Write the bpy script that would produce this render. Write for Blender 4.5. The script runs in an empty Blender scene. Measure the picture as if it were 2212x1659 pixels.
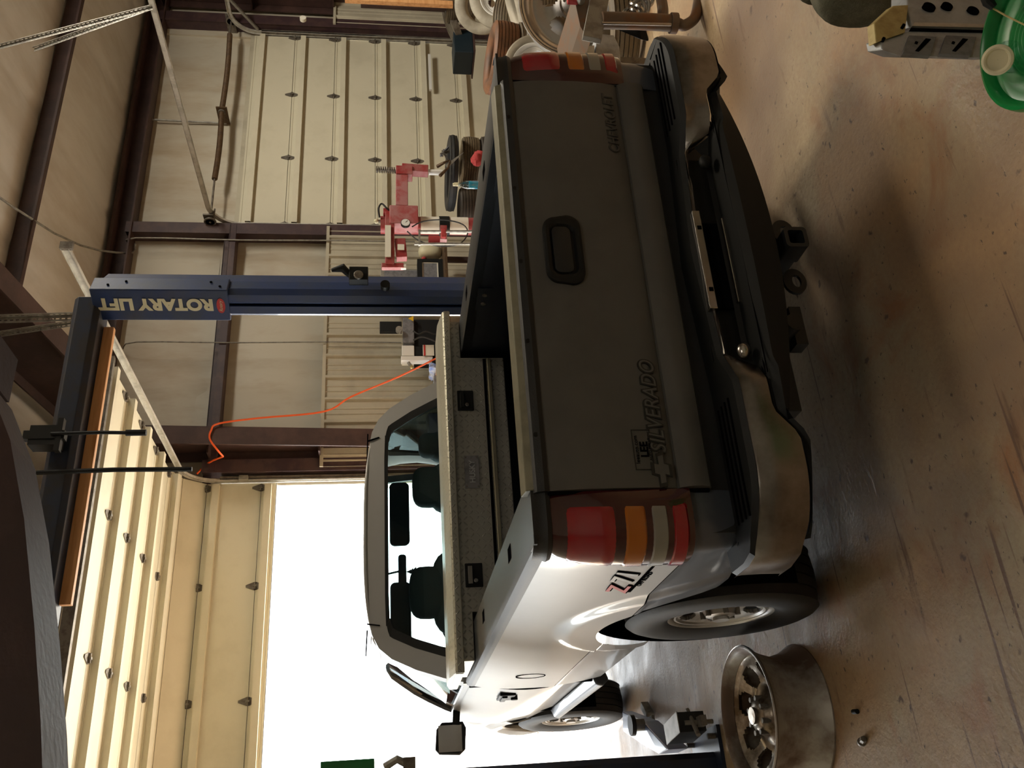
import bpy, bmesh, math, random
from mathutils import Vector, Matrix
PI = math.pi
sc = bpy.context.scene
col = sc.collection
random.seed(7)

# ---------------------------------------------------------------- camera
CAM = Vector((-7.9441, -10.2597, 1.7075))
FPX = 1980.57
PITCH, ROLL, YAW = 0.1376, -0.0061, -0.4938     # YAW: heading turned from +y (wall normal) towards +x
def rz(v, a):
    return Vector((v[0]*math.cos(a)-v[1]*math.sin(a), v[0]*math.sin(a)+v[1]*math.cos(a), v[2]))
F0 = Vector((0, math.cos(PITCH), -math.sin(PITCH)))
R0 = Vector((1, 0, 0)); U0 = R0.cross(F0)
Rr = math.cos(ROLL)*R0 + math.sin(ROLL)*U0
Ur = -math.sin(ROLL)*R0 + math.cos(ROLL)*U0
FW, RT, UP = rz(F0, YAW), rz(Rr, YAW), rz(Ur, YAW)
camd = bpy.data.cameras.new('camera'); cam = bpy.data.objects.new('camera', camd); col.objects.link(cam)
camd.sensor_fit = 'HORIZONTAL'; camd.sensor_width = 36.0; camd.lens = FPX/2212*36
camd.clip_start = 0.05; camd.clip_end = 300
m = Matrix.Identity(4)
for i in range(3):
    m[i][0] = -UP[i]; m[i][1] = RT[i]; m[i][2] = -FW[i]; m[i][3] = CAM[i]
cam.matrix_world = m
sc.camera = cam

def ray(px, py):
    return FW + RT*((1659-py)-829.5)/FPX - UP*(px-1106)/FPX
def atY(px, py, Y):
    r = ray(px, py); return CAM + r*((Y-CAM.y)/r.y)
def atX(px, py, X):
    r = ray(px, py); return CAM + r*((X-CAM.x)/r.x)
def atZ(px, py, Z):
    r = ray(px, py); return CAM + r*((Z-CAM.z)/r.z)

# ---------------------------------------------------------------- view, sky, sun
vs = sc.view_settings
vs.view_transform = 'Standard'; vs.look = 'None'; vs.gamma = 1; vs.use_curve_mapping = False
vs.exposure = 0.35
W = bpy.data.worlds.new('sky'); sc.world = W; W.use_nodes = True
bg = W.node_tree.nodes['Background']
bg.inputs[0].default_value = (0.92, 0.97, 1.0, 1); bg.inputs[1].default_value = 9.0
def area(name, loc, target, sx, sy, power, color, portal=False, spread=PI):
    l = bpy.data.lights.new(name, 'AREA'); l.shape = 'RECTANGLE'; l.size = sx; l.size_y = sy
    l.energy = power; l.color = color; l.spread = spread
    o = bpy.data.objects.new(name, l); col.objects.link(o); o.location = loc
    o.rotation_euler = (Vector(target)-Vector(loc)).to_track_quat('-Z', 'Y').to_euler()
    if portal: l.cycles.is_portal = True
    return o
area('side_door_portal', (-10.6, 0.25, 1.8), (-10.6, -5, 1.8), 3.6, 3.6, 1, (1, 1, 1), portal=True)
area('door_portal', (-5.58, 0.25, 1.5), (-5.58, -5, 1.5), 3.66, 3.0, 1, (1, 1, 1), portal=True)
sun = bpy.data.lights.new('sun', 'SUN'); sun.energy = 22.0; sun.angle = 0.01; sun.color = (1, .95, .86)
so = bpy.data.objects.new('sun', sun); col.objects.link(so)
so.location = (-6, 20, 18); so.rotation_euler = Vector((0.12, -1.12, -1.0)).to_track_quat('-Z', 'Y').to_euler()
# added overhead fill lamps, out of view; the roof holds no translucent panels
area('added_fill', (1.2, -4.8, 5.75), (1.0, -4.4, 0), 2.4, 1.2, 260, (1, .92, .78))
area('added_fill_near', (-3.0, -7.0, 6.2), (-3.6, -7.1, 0), 2.4, 1.2, 120, (1, .86, .66), spread=math.radians(120))
area('added_fill_rear', (-7.5, -13.5, 7.2), (-7.2, -10.5, 0), 2.4, 1.2, 32, (1, .9, .76), spread=math.radians(130))

# ---------------------------------------------------------------- materials
def newmat(name):
    M = bpy.data.materials.new(name); M.use_nodes = True
    return M, M.node_tree.nodes, M.node_tree.links, M.node_tree.nodes['Principled BSDF']
def mat(name, c, rough=.5, metal=0, var=0, scale=8, c2=None, thr=(.45, .62), bump=0, bscale=60, stretch=(1, 1, 1),
        coat=0, spec=None, detail=5, coord='Object'):
    M, N, L, P = newmat(name)
    P.inputs['Base Color'].default_value = (*c, 1); P.inputs['Roughness'].default_value = rough
    P.inputs['Metallic'].default_value = metal
    if coat:
        P.inputs['Coat Weight'].default_value = coat; P.inputs['Coat Roughness'].default_value = .06
    if spec is not None: P.inputs['Specular IOR Level'].default_value = spec
    tc = N.new('ShaderNodeTexCoord'); mp = N.new('ShaderNodeMapping'); mp.inputs['Scale'].default_value = stretch
    L.new(tc.outputs[coord], mp.inputs[0])
    if c2 is not None or var:
        nz = N.new('ShaderNodeTexNoise'); nz.inputs['Scale'].default_value = scale; nz.inputs['Detail'].default_value = detail
        nz.inputs['Roughness'].default_value = .65
        L.new(mp.outputs[0], nz.inputs['Vector'])
        cr = N.new('ShaderNodeValToRGB'); L.new(nz.outputs[0], cr.inputs[0])
        cr.color_ramp.elements[0].position = thr[0]; cr.color_ramp.elements[1].position = thr[1]
        if c2 is None: c2 = tuple(max(0, x*(1-var)) for x in c)
        cr.color_ramp.elements[0].color = (*c, 1); cr.color_ramp.elements[1].color = (*c2, 1)
        L.new(cr.outputs[0], P.inputs['Base Color'])
    if bump:
        n2 = N.new('ShaderNodeTexNoise'); n2.inputs['Scale'].default_value = bscale; n2.inputs['Detail'].default_value = 4
        L.new(mp.outputs[0], n2.inputs['Vector'])
        b = N.new('ShaderNodeBump'); b.inputs['Strength'].default_value = bump; b.inputs['Distance'].default_value = .01
        L.new(n2.outputs[0], b.inputs['Height']); L.new(b.outputs[0], P.inputs['Normal'])
    return M
def glass(name, c, tint=.9, gl=.12, rough=.02):
    M, N, L, P = newmat(name); N.remove(P)
    out = N['Material Output']; t = N.new('ShaderNodeBsdfTransparent'); g = N.new('ShaderNodeBsdfGlossy'); mx = N.new('ShaderNodeMixShader')
    t.inputs[0].default_value = (*[x*tint for x in c], 1); g.inputs['Roughness'].default_value = rough
    fr = N.new('ShaderNodeLayerWeight'); fr.inputs[0].default_value = .5
    pw = N.new('ShaderNodeMath'); pw.operation = 'POWER'; pw.inputs[1].default_value = 4.0; L.new(fr.outputs['Facing'], pw.inputs[0])
    mt = N.new('ShaderNodeMath'); mt.operation = 'MULTIPLY_ADD'; mt.inputs[1].default_value = .8; mt.inputs[2].default_value = gl*.3
    L.new(pw.outputs[0], mt.inputs[0]); L.new(mt.outputs[0], mx.inputs[0]); L.new(t.outputs[0], mx.inputs[1]); L.new(g.outputs[0], mx.inputs[2])
    L.new(mx.outputs[0], out.inputs[0]); return M
class NB:   # small maths-node helper
    def __init__(s, N, L): s.N, s.L = N, L
    def m(s, op, a, b=None, c=None):
        n = s.N.new('ShaderNodeMath'); n.operation = op
        for i, v in enumerate((a, b, c)):
            if v is None: continue
            if isinstance(v, (int, float)): n.inputs[i].default_value = v
            else: s.L.new(v, n.inputs[i])
        return n.outputs[0]
def diamond(name, c, a='X', b='Z', size=.03, rough=.3, metal=.9):
    M, N, L, P = newmat(name)
    P.inputs['Base Color'].default_value = (*c, 1); P.inputs['Roughness'].default_value = rough; P.inputs['Metallic'].default_value = metal
    tc = N.new('ShaderNodeTexCoord'); sp = N.new('ShaderNodeSeparateXYZ'); L.new(tc.outputs['Object'], sp.inputs[0]); q = NB(N, L)
    u0 = q.m('DIVIDE', sp.outputs[a], size); v0 = q.m('DIVIDE', sp.outputs[b], size)
    cu, cv = q.m('FLOOR', u0), q.m('FLOOR', v0)
    par = q.m('FLOORED_MODULO', q.m('ADD', cu, cv), 2.0)
    sg = q.m('MULTIPLY_ADD', par, 2.0, -1.0)
    fu = q.m('SUBTRACT', q.m('FRACT', u0), .5); fv = q.m('MULTIPLY', q.m('SUBTRACT', q.m('FRACT', v0), .5), sg)
    r = q.m('MULTIPLY', q.m('ADD', fu, fv), .7071); t = q.m('MULTIPLY', q.m('SUBTRACT', fu, fv), .7071)
    d = q.m('ADD', q.m('POWER', q.m('ABSOLUTE', q.m('DIVIDE', r, .42)), 2.0), q.m('POWER', q.m('ABSOLUTE', q.m('DIVIDE', t, .12)), 2.0))
    h = q.m('MAXIMUM', q.m('SUBTRACT', 1.0, d), 0.0); h = q.m('MINIMUM', q.m('MULTIPLY', h, 1.6), 1.0)
    bu = N.new('ShaderNodeBump'); bu.inputs['Strength'].default_value = 1; bu.inputs['Distance'].default_value = .004
    L.new(h, bu.inputs['Height']); L.new(bu.outputs[0], P.inputs['Normal'])
    return M
def tread(name, c, c2, W2=.085, rad=.3, n=64, grooves=3):
    # rubber with a lateral block pattern on the tread band (bump) around local X
    M, N, L, P = newmat(name)
    P.inputs['Roughness'].default_value = .62
    tc = N.new('ShaderNodeTexCoord'); sp = N.new('ShaderNodeSeparateXYZ'); L.new(tc.outputs['Object'], sp.inputs[0]); q = NB(N, L)
    ang = q.m('ARCTAN2', sp.outputs['Y'], sp.outputs['Z'])
    ph = q.m('ADD', q.m('MULTIPLY', ang, n), q.m('MULTIPLY', q.m('ABSOLUTE', sp.outputs['X']), 90.0))
    s = q.m('SINE', ph); r = q.m('SQRT', q.m('ADD', q.m('POWER', sp.outputs['Y'], 2.0), q.m('POWER', sp.outputs['Z'], 2.0)))
    on = q.m('GREATER_THAN', r, rad)
    cut = q.m('MULTIPLY', q.m('GREATER_THAN', s, .45), on)
    bu = N.new('ShaderNodeBump'); bu.inputs['Strength'].default_value = 1; bu.inputs['Distance'].default_value = .016
    L.new(q.m('SUBTRACT', 1.0, cut), bu.inputs['Height']); L.new(bu.outputs[0], P.inputs['Normal'])
    nz = N.new('ShaderNodeTexNoise'); nz.inputs['Scale'].default_value = 6; nz.inputs['Detail'].default_value = 6; L.new(tc.outputs['Object'], nz.inputs['Vector'])
    cr = N.new('ShaderNodeValToRGB'); cr.color_ramp.elements[0].color = (*c, 1); cr.color_ramp.elements[1].color = (*c2, 1)
    cr.color_ramp.elements[0].position = .4; cr.color_ramp.elements[1].position = .65
    L.new(nz.outputs[0], cr.inputs[0]); L.new(cr.outputs[0], P.inputs['Base Color'])
    return M

M_ = {}
M_['floor'] = None
M_['steel_red'] = mat('red_oxide_steel', (.045, .022, .018), .6, 0, c2=(.07, .035, .028), scale=3, bump=.1)
M_['girt'] = mat('brown_girt', (.05, .026, .03), .55, c2=(.08, .045, .04), scale=4)
M_['insul'] = mat('vinyl_insulation', (.56, .52, .42), .55, c2=(.42, .33, .22), scale=1.6, thr=(.46, .72), bump=.55, bscale=5, stretch=(1, 1, .35))
M_['roofins'] = mat('roof_insulation', (.68, .66, .62), .6, c2=(.57, .53, .47), scale=1.2, bump=.5, bscale=4, stretch=(1, .3, 1))
M_['liner'] = mat('liner_panel', (.50, .46, .35), .5, c2=(.42, .38, .29), scale=2, bump=.05)
M_['door'] = mat('cream_door_steel', (.66, .62, .48), .5, c2=(.56, .52, .39), scale=1.5, thr=(.5, .8), bump=.03)
M_['galv'] = mat('galvanised', (.33, .32, .28), .55, .5, c2=(.22, .2, .18), scale=14)
M_['trackm'] = mat('bright_galvanised_track', (.58, .56, .50), .45, .3, c2=(.42, .40, .35), scale=9)
M_['galvd'] = mat('galvanised_dull', (.20, .18, .15), .55, .5, c2=(.12, .1, .08), scale=14)
M_['spring'] = mat('rusty_spring', (.11, .065, .03), .6, .3, c2=(.07, .04, .02), scale=20)
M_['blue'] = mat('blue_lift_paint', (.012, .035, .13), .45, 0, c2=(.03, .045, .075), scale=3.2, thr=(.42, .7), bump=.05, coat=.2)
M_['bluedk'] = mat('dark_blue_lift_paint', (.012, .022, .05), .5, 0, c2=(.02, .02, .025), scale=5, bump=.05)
M_['cream'] = mat('cream_decal', (.66, .62, .42), .5)
M_['reddec'] = mat('red_decal', (.5, .03, .03), .4)
M_['black'] = mat('black_plastic', (.007, .008, .008), .55, spec=.3, bump=.1, bscale=400)
M_['blackm'] = mat('black_rail_plastic', (.014, .016, .017), .45, bump=.25, bscale=500)
M_['liner_bed'] = mat('black_bedliner', (.006, .01, .02), .38)
M_['rubber'] = mat('rubber', (.015, .015, .015), .65, c2=(.03, .027, .024), scale=8)
M_['wood'] = mat('pine_board', (.85, .46, .20), .6, c2=(.72, .34, .13), scale=5, stretch=(.4, 6, 6))
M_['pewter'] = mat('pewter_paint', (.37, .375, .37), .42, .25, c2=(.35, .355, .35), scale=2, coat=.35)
M_['tailgate'] = mat('shaded_pewter_paint', (.108, .107, .098), .6, .1, c2=(.092, .090, .083), scale=3, coat=.12)  # body pewter with the gate's shade put into a darker base colour
M_['dkpaint'] = mat('grey_lower_paint', (.085, .10, .125), .38, .3, c2=(.12, .13, .15), scale=3, coat=.35)
M_['chrome'] = mat('worn_chrome', (.5, .48, .46), .25, 1, c2=(.36, .33, .29), scale=5, thr=(.5, .75), bump=.12, bscale=6)
M_['chromed'] = mat('dented_chrome', (.27, .255, .24), .3, 1, c2=(.15, .13, .11), scale=5, thr=(.45, .7), bump=.35, bscale=7)
M_['alum'] = mat('wheel_aluminium', (.55, .54, .52), .35, .7, c2=(.4, .38, .34), scale=8)
M_['redlens'] = mat('red_lens', (.32, .006, .014), .18, 0, coat=1)
M_['dkred'] = mat('dark_red_lens', (.045, .003, .005), .18, 0, coat=1)
M_['amber'] = mat('amber_lens', (.42, .125, .006), .2, 0, coat=1)
M_['clear'] = mat('clear_lens', (.24, .24, .21), .25, 0, coat=1)
M_['tyre'] = tread('tyre_rubber', (.016, .017, .018), (.03, .03, .03), rad=.365, n=70)
M_['gate_edge'] = mat('beige_tailgate_lip', (.19, .18, .12), .5, .2, c2=(.15, .14, .09), scale=12)  # lip base colour is paler and yellower than the gate paint
M_['seat'] = mat('grey_seat_cloth', (.045, .065, .072), .9, bump=.2, bscale=200)
M_['trimgrey'] = mat('grey_cab_trim', (.14, .15, .15), .7)
M_['glass'] = glass('cab_glass', (.78, .93, .92), .88)
M_['sideglass'] = glass('tinted_side_glass', (.3, .36, .38), .3)
M_['clearg'] = glass('clear_plastic', (.85, .95, .97), .95, gl=.6)
M_['tbx'] = diamond('diamond_plate', (.42, .42, .38), 'X', 'Z', rough=.38, metal=.6)
M_['tbxt'] = diamond('diamond_plate_top', (.5, .49, .40), 'X', 'Y', rough=.42, metal=.6)
M_['tbxe'] = diamond('diamond_plate_end', (.6, .6, .58), 'Y', 'Z')
M_['alu_plain'] = mat('plain_aluminium', (.6, .57, .42), .3, .9, bump=.2, bscale=40)
M_['changer'] = mat('dusty_red_machine', (.30, .028, .03), .5, c2=(.36, .16, .15), scale=5, thr=(.42, .7))
M_['pink'] = mat('dusty_pink_red_paint', (.40, .17, .17), .6, c2=(.36, .07, .07), scale=7)
M_['white'] = mat('white_label', (.75, .72, .62), .5)
M_['orange'] = mat('orange_cord', (.85, .12, .02), .5)
M_['green'] = mat('green_plastic', (.008, .22, .05), .28, c2=(.012, .16, .04), scale=4)
M_['olive'] = mat('olive_canvas', (.10, .10, .065), .9, c2=(.16, .155, .11), scale=9, bump=.5, bscale=220)
M_['castal'] = mat('cast_aluminium', (.42, .44, .46), .5, .35, c2=(.25, .25, .26), scale=9, thr=(.45, .7), bump=.2, bscale=50)
M_['gasket'] = mat('gasket_grey', (.20, .20, .21), .6, c2=(.13, .13, .14), scale=20)
M_['brass'] = mat('yellowed_plate', (.52, .42, .18), .5, .3, c2=(.38, .28, .1), scale=14)
M_['hole'] = mat('dark_opening', (.004, .004, .005), 1, spec=0)
M_['rustrim'] = mat('rusty_wheel_barrel', (.40, .38, .34), .48, .3, c2=(.15, .10, .07), scale=3.5, thr=(.42, .6), bump=.15, bscale=30)
M_['bluebox'] = mat('blue_box', (.008, .02, .03), .5)
M_['gaugew'] = mat('gauge_face', (.8, .82, .8), .3)
M_['bluefl'] = mat('blue_liquid', (.02, .42, .62), .2, coat=.5)
M_['whitem'] = mat('white_machine_paint', (.75, .75, .72), .4)
M_['yellow'] = mat('yellow_decal', (.8, .5, .02), .5)
M_['rag'] = mat('red_rag', (.42, .05, .05), .9, bump=.5, bscale=60)
M_['paper'] = mat('paper', (.6, .62, .68), .7, c2=(.25, .35, .7), scale=10)
M_['tan'] = mat('tan_tread', (.30, .16, .08), .8)
M_['ground'] = mat('pale_concrete_yard', (.62, .58, .52), .8)
M_['pole'] = mat('brown_steel_stand', (.16, .12, .09), .5, .5, c2=(.2, .1, .05), scale=8)

# concrete floor with clay dust, stains and scratches
def floor_mat():
    M, N, L, P = newmat('clay_stained_concrete'); q = NB(N, L)
    tc = N.new('ShaderNodeTexCoord')
    def noise(s, d=6, st=(1, 1, 1), r=.6, rot=0, dist=0):
        mp = N.new('ShaderNodeMapping'); mp.inputs['Scale'].default_value = st; mp.inputs['Rotation'].default_value = (0, 0, rot)
        L.new(tc.outputs['Object'], mp.inputs[0]); n = N.new('ShaderNodeTexNoise'); n.inputs['Scale'].default_value = s
        n.inputs['Detail'].default_value = d; n.inputs['Roughness'].default_value = r; n.inputs['Distortion'].default_value = dist
        L.new(mp.outputs[0], n.inputs['Vector']); return n.outputs[0]
    def ramp(v, a, b):
        r = N.new('ShaderNodeMapRange'); r.inputs[1].default_value = a; r.inputs[2].default_value = b; L.new(v, r.inputs[0]); return r.outputs[0]
    def mix(f, a, b):
        x = N.new('ShaderNodeMix'); x.data_type = 'RGBA'
        L.new(f, x.inputs[0])
        for i, v in ((6, a), (7, b)):
            if isinstance(v, tuple): x.inputs[i].default_value = (*v, 1)
            else: L.new(v, x.inputs[i])
        return x.outputs[2]
    base = mix(ramp(noise(1.3, 7), .38, .62), (.39, .245, .125), (.33, .27, .165))
    base = mix(ramp(noise(2.6, 8, dist=.6), .52, .66), base, (.30, .145, .06))
    base = mix(ramp(noise(.9, 5, r=.5), .56, .66), base, (.44, .34, .205))
    base = mix(ramp(noise(.55, 4, r=.5, dist=.4), .50, .62), base, (.20, .135, .085))
    fine = mix(ramp(noise(45, 5), .35, .75), base, (.24, .14, .085))
    base = mix(q.m('ADD', .0, .45), base, fine)
    spots = mix(ramp(noise(16, 3, r=.5), .66, .74), base, (.11, .065, .04))
    spots = mix(ramp(noise(5, 4, st=(.35, 2.2, 1), rot=.35), .63, .74), spots, (.14, .075, .04))
    spots = mix(ramp(noise(70, 2), .72, .76), spots, (.06, .04, .03))
    spots = mix(ramp(noise(26, 4, st=(1, 1.6, 1), r=.55), .655, .70), spots, (.10, .065, .042))
    spots = mix(ramp(noise(7, 2, st=(.12, 3.5, 1), rot=1.25), .66, .70), spots, (.15, .085, .05))
    L.new(spots, P.inputs['Base Color'])
    rg = ramp(noise(3, 5), .3, .8)
    L.new(q.m('MULTIPLY_ADD', rg, .28, .42), P.inputs['Roughness'])
    bu = N.new('ShaderNodeBump'); bu.inputs['Strength'].default_value = .35; bu.inputs['Distance'].default_value = .006
    L.new(q.m('ADD', noise(60, 5), q.m('MULTIPLY', noise(9, 4), 2.0)), bu.inputs['Height']); L.new(bu.outputs[0], P.inputs['Normal'])
    return M
M_['floor'] = floor_mat()

# ---------------------------------------------------------------- mesh helpers
class MB:
    def __init__(s): s.bm = bmesh.new(); s.mats = []
    def mi(s, m):
        m = M_[m] if isinstance(m, str) else m
        if m not in s.mats: s.mats.append(m)
        return s.mats.index(m)
    def face(s, vs_, mi):
        try:
            f = s.bm.faces.new(vs_); f.material_index = mi; return f
        except ValueError: return None
    def box(s, c, d, m='black', R=None):
        k = s.mi(m); c = Vector(c); d = Vector(d)/2; vv = []
        for z in (-1, 1):
            for x, y in ((-1, -1), (1, -1), (1, 1), (-1, 1)):
                p = Vector((x*d.x, y*d.y, z*d.z))
                if R is not None: p = R @ p
                vv.append(s.bm.verts.new(c+p))
        for f in ((3, 2, 1, 0), (4, 5, 6, 7), (0, 1, 5, 4), (1, 2, 6, 5), (2, 3, 7, 6), (3, 0, 4, 7)): s.face([vv[i] for i in f], k)
        return s
    def bx(s, x0, x1, y0, y1, z0, z1, m='black'):
        return s.box(((x0+x1)/2, (y0+y1)/2, (z0+z1)/2), (abs(x1-x0), abs(y1-y0), abs(z1-z0)), m)
    def rings(s, R, m, closed=True, caps=(True, True)):
        k = s.mi(m); V = [[s.bm.verts.new(p) for p in r] for r in R]; n = len(R[0])
        for a, b in zip(V, V[1:]):
            for i in range(n if closed else n-1):
                j = (i+1) % n; s.face([a[i], a[j], b[j], b[i]], k)
        if caps[0]: s.face(list(reversed(V[0])), k)
        if caps[1]: s.face(V[-1], k)
        return s
    def bar(s, p, q, w, h, m='galv', up=(0, 0, 1)):
        p, q = Vector(p), Vector(q); z = (q-p).normalized(); x = Vector(up).cross(z)
        if x.length < 1e-4: x = Vector((1, 0, 0)).cross(z)
        x.normalize(); y = z.cross(x)
        r = lambda o: [o+x*a*w/2+y*b*h/2 for a, b in ((-1, -1), (1, -1), (1, 1), (-1, 1))]
        return s.rings([r(p), r(q)], m)
    def cyl(s, p, q, r, m='galv', n=20, r2=None, caps=True):
        p, q = Vector(p), Vector(q); z = (q-p).normalized(); x = z.orthogonal().normalized(); y = z.cross(x)
        r2 = r if r2 is None else r2
        g = lambda o, rr: [o+(x*math.cos(t)+y*math.sin(t))*rr for t in [2*PI*i/n for i in range(n)]]
        return s.rings([g(p, r), g(q, r2)], m, caps=(caps, caps))
    def tube(s, P, r, m='galv', n=8, sub=0):
        P = [Vector(p) for p in P]
        if sub:
            Q = []
            for i in range(len(P)-1):
                a, b, c, d = P[max(i-1, 0)], P[i], P[i+1], P[min(i+2, len(P)-1)]
                for t in [k/sub for k in range(sub)]:
                    Q.append(.5*((2*b)+(c-a)*t+(2*a-5*b+4*c-d)*t*t+(3*b-a-3*c+d)*t**3))
            P = Q+[P[-1]]
        R = []; x = None
        for i, p in enumerate(P):
            z = (P[min(i+1, len(P)-1)]-P[max(i-1, 0)]).normalized()
            if x is None: x = z.orthogonal().normalized()
            x = (x-z*x.dot(z)); x = x.normalized() if x.length > 1e-6 else z.orthogonal().normalized()
            y = z.cross(x); rr = r[i] if isinstance(r, list) else r
            R.append([p+(x*math.cos(t)+y*math.sin(t))*rr for t in [2*PI*k/n for k in range(n)]])
        return s.rings(R, m)
    def lathe(s, prof, m, n=48, T=None, mats=None):
        # prof: (a, r) pairs, a along local X; mats optional list per segment
        T = T or Matrix.Identity(4); V = []
        for a, r in prof:
            V.append([s.bm.verts.new(T @ Vector((a, r*math.sin(2*PI*i/n), r*math.cos(2*PI*i/n)))) for i in range(n)])
        for j, (a, b) in enumerate(zip(V, V[1:])):
            k = s.mi(mats[j] if mats else m)
            for i in range(n): s.face([a[i], b[i], b[(i+1) % n], a[(i+1) % n]], k)
        return s
    def prism(s, pts, ax, a, b, m):
        # polygon in the two axes other than ax, extruded from a to b along ax
        def mk(p, t):
            return {'x': (t, p[0], p[1]), 'y': (p[0], t, p[1]), 'z': (p[0], p[1], t)}[ax]
        return s.rings([[Vector(mk(p, a)) for p in pts], [Vector(mk(p, b)) for p in pts]], m)
    def frame(s, outer, inner, off, m):
        # flat ring between two loops with equal counts, thickened by the vector off
        k = s.mi(m); off = Vector(off)
        O = [s.bm.verts.new(p) for p in outer]; I = [s.bm.verts.new(p) for p in inner]
        O2 = [s.bm.verts.new(Vector(p)+off) for p in outer]; I2 = [s.bm.verts.new(Vector(p)+off) for p in inner]
        n = len(O)
        for i in range(n):
            j = (i+1) % n
            s.face([O[i], O[j], I[j], I[i]], k); s.face([O2[j], O2[i], I2[i], I2[j]], k)
            s.face([O[j], O[i], O2[i], O2[j]], k); s.face([I[i], I[j], I2[j], I2[i]], k)
        return s
    def grid(s, f, nu, nv, m, mf=None):
        V = [[s.bm.verts.new(f(i/nu, j/nv)) for j in range(nv+1)] for i in range(nu+1)]
        for i in range(nu):
            for j in range(nv):
                k = s.mi(mf((i+.5)/nu, (j+.5)/nv) if mf else m)
                s.face([V[i][j], V[i+1][j], V[i+1][j+1], V[i][j+1]], k)
        return s
    def blob(s, c, r, m, n=20, e=1.0, R=None):
        # superellipsoid
        c = Vector(c); k = s.mi(m); V = []
        sg = lambda v, p: math.copysign(abs(v)**p, v)
        for j in range(n//2+1):
            ph = -PI/2+PI*j/(n//2); row = []
            for i in range(n):
                th = 2*PI*i/n
                p = Vector((r[0]*sg(math.cos(ph), e)*sg(math.cos(th), e), r[1]*sg(math.cos(ph), e)*sg(math.sin(th), e), r[2]*sg(math.sin(ph), e)))
                if R is not None: p = R @ p
                row.append(s.bm.verts.new(c+p))
            V.append(row)
        for a, b in zip(V, V[1:]):
            for i in range(n): s.face([a[i], a[(i+1) % n], b[(i+1) % n], b[i]], k)
        return s
    def build(s, name, parent=None, origin=None, local=False, smooth=True, bevel=0, solid=0, ang=35, label=None, weld=True):
        if weld: bmesh.ops.remove_doubles(s.bm, verts=s.bm.verts, dist=1e-5)
        bmesh.ops.recalc_face_normals(s.bm, faces=s.bm.faces)
        off = Vector((0, 0, 0)) if local else (Vector(origin) if origin is not None else (wloc(parent) if parent else None))
        if off is None:
            lo = Vector([min(v.co[i] for v in s.bm.verts) for i in range(3)]); hi = Vector([max(v.co[i] for v in s.bm.verts) for i in range(3)])
            off = Vector(((lo.x+hi.x)/2, (lo.y+hi.y)/2, lo.z))
        if off.length: bmesh.ops.translate(s.bm, verts=s.bm.verts, vec=-off)
        me = bpy.data.meshes.new(name); s.bm.to_mesh(me); s.bm.free()
        for M in s.mats: me.materials.append(M)
        o = bpy.data.objects.new(name, me); col.objects.link(o)
        if parent: o.parent = parent
        else: o.location = off
        if smooth:
            for p in me.polygons: p.use_smooth = True
            try: me.set_sharp_from_angle(angle=math.radians(ang))
            except Exception: pass
        if solid:
            md = o.modifiers.new('solid', 'SOLIDIFY'); md.thickness = solid; md.offset = -1
        if bevel:
            md = o.modifiers.new('bevel', 'BEVEL'); md.width = bevel; md.segments = 2; md.limit_method = 'ANGLE'; md.angle_limit = math.radians(40)
            md.harden_normals = False
        if label: o['label'] = label
        return o
def wloc(o):
    v = Vector((0, 0, 0))
    while o:
        v += o.location; o = o.parent
    return v
def tag(o, label, cat, group=None):
    o['label'] = label; o['category'] = cat
    if group: o['group'] = group
    return o
def thing(name, loc, label, cat, group=None, rot=0):
    o = bpy.data.objects.new(name, None); col.objects.link(o); o.location = loc; o.rotation_euler = (0, 0, rot)
    o.empty_display_size = .2
    return tag(o, label, cat, group)
def struct(o): o['kind'] = 'structure'; return o
def copy_tree(o, parent=None):
    c = o.copy(); col.objects.link(c); c.parent = parent
    for ch in list(o.children): copy_tree(ch, c)
    return c
def text(name, body, parent, M, size, m, ext=.002, bev=0, shear=0, align='LEFT', spacing=1, label=None, xs=1, yalign='BOTTOM_BASELINE', offset=0):
    cu = bpy.data.curves.new(name, 'FONT'); cu.body = body; cu.size = size; cu.extrude = ext; cu.bevel_depth = bev; cu.shear = shear
    cu.align_x = align; cu.space_character = spacing; cu.align_y = yalign; cu.offset = offset
    o = bpy.data.objects.new(name, cu); col.objects.link(o)
    dg = bpy.context.evaluated_depsgraph_get(); me = bpy.data.meshes.new_from_object(o.evaluated_get(dg))
    bpy.data.objects.remove(o); me.name = name
    me.transform(M @ Matrix.Diagonal((xs, 1, 1, 1)))
    me.materials.clear(); me.materials.append(M_[m] if isinstance(m, str) else m)
    n = bpy.data.objects.new(name, me); col.objects.link(n); n.parent = parent
    if label: n['label'] = label
    return n
def basis(o, x, y):
    x = Vector(x).normalized(); y = Vector(y); y = (y-x*y.dot(x)).normalized(); z = x.cross(y); M = Matrix.Identity(4)
    for i in range(3): M[i][0] = x[i]; M[i][1] = y[i]; M[i][2] = z[i]; M[i][3] = o[i]
    return M

# ================================================================ the setting
EAVE = 5.25; SLOPE = 1/6
def roofz(y): return EAVE - y*SLOPE
struct(MB().bx(-13, 10, -17, 0.25, -.12, 0, 'floor').build('floor', origin=(0, 0, 0), smooth=False))
struct(MB().bx(-60, 60, .25, 70, -.16, -.04, 'ground').build('ground', origin=(0, 0, 0), smooth=False))
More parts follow.
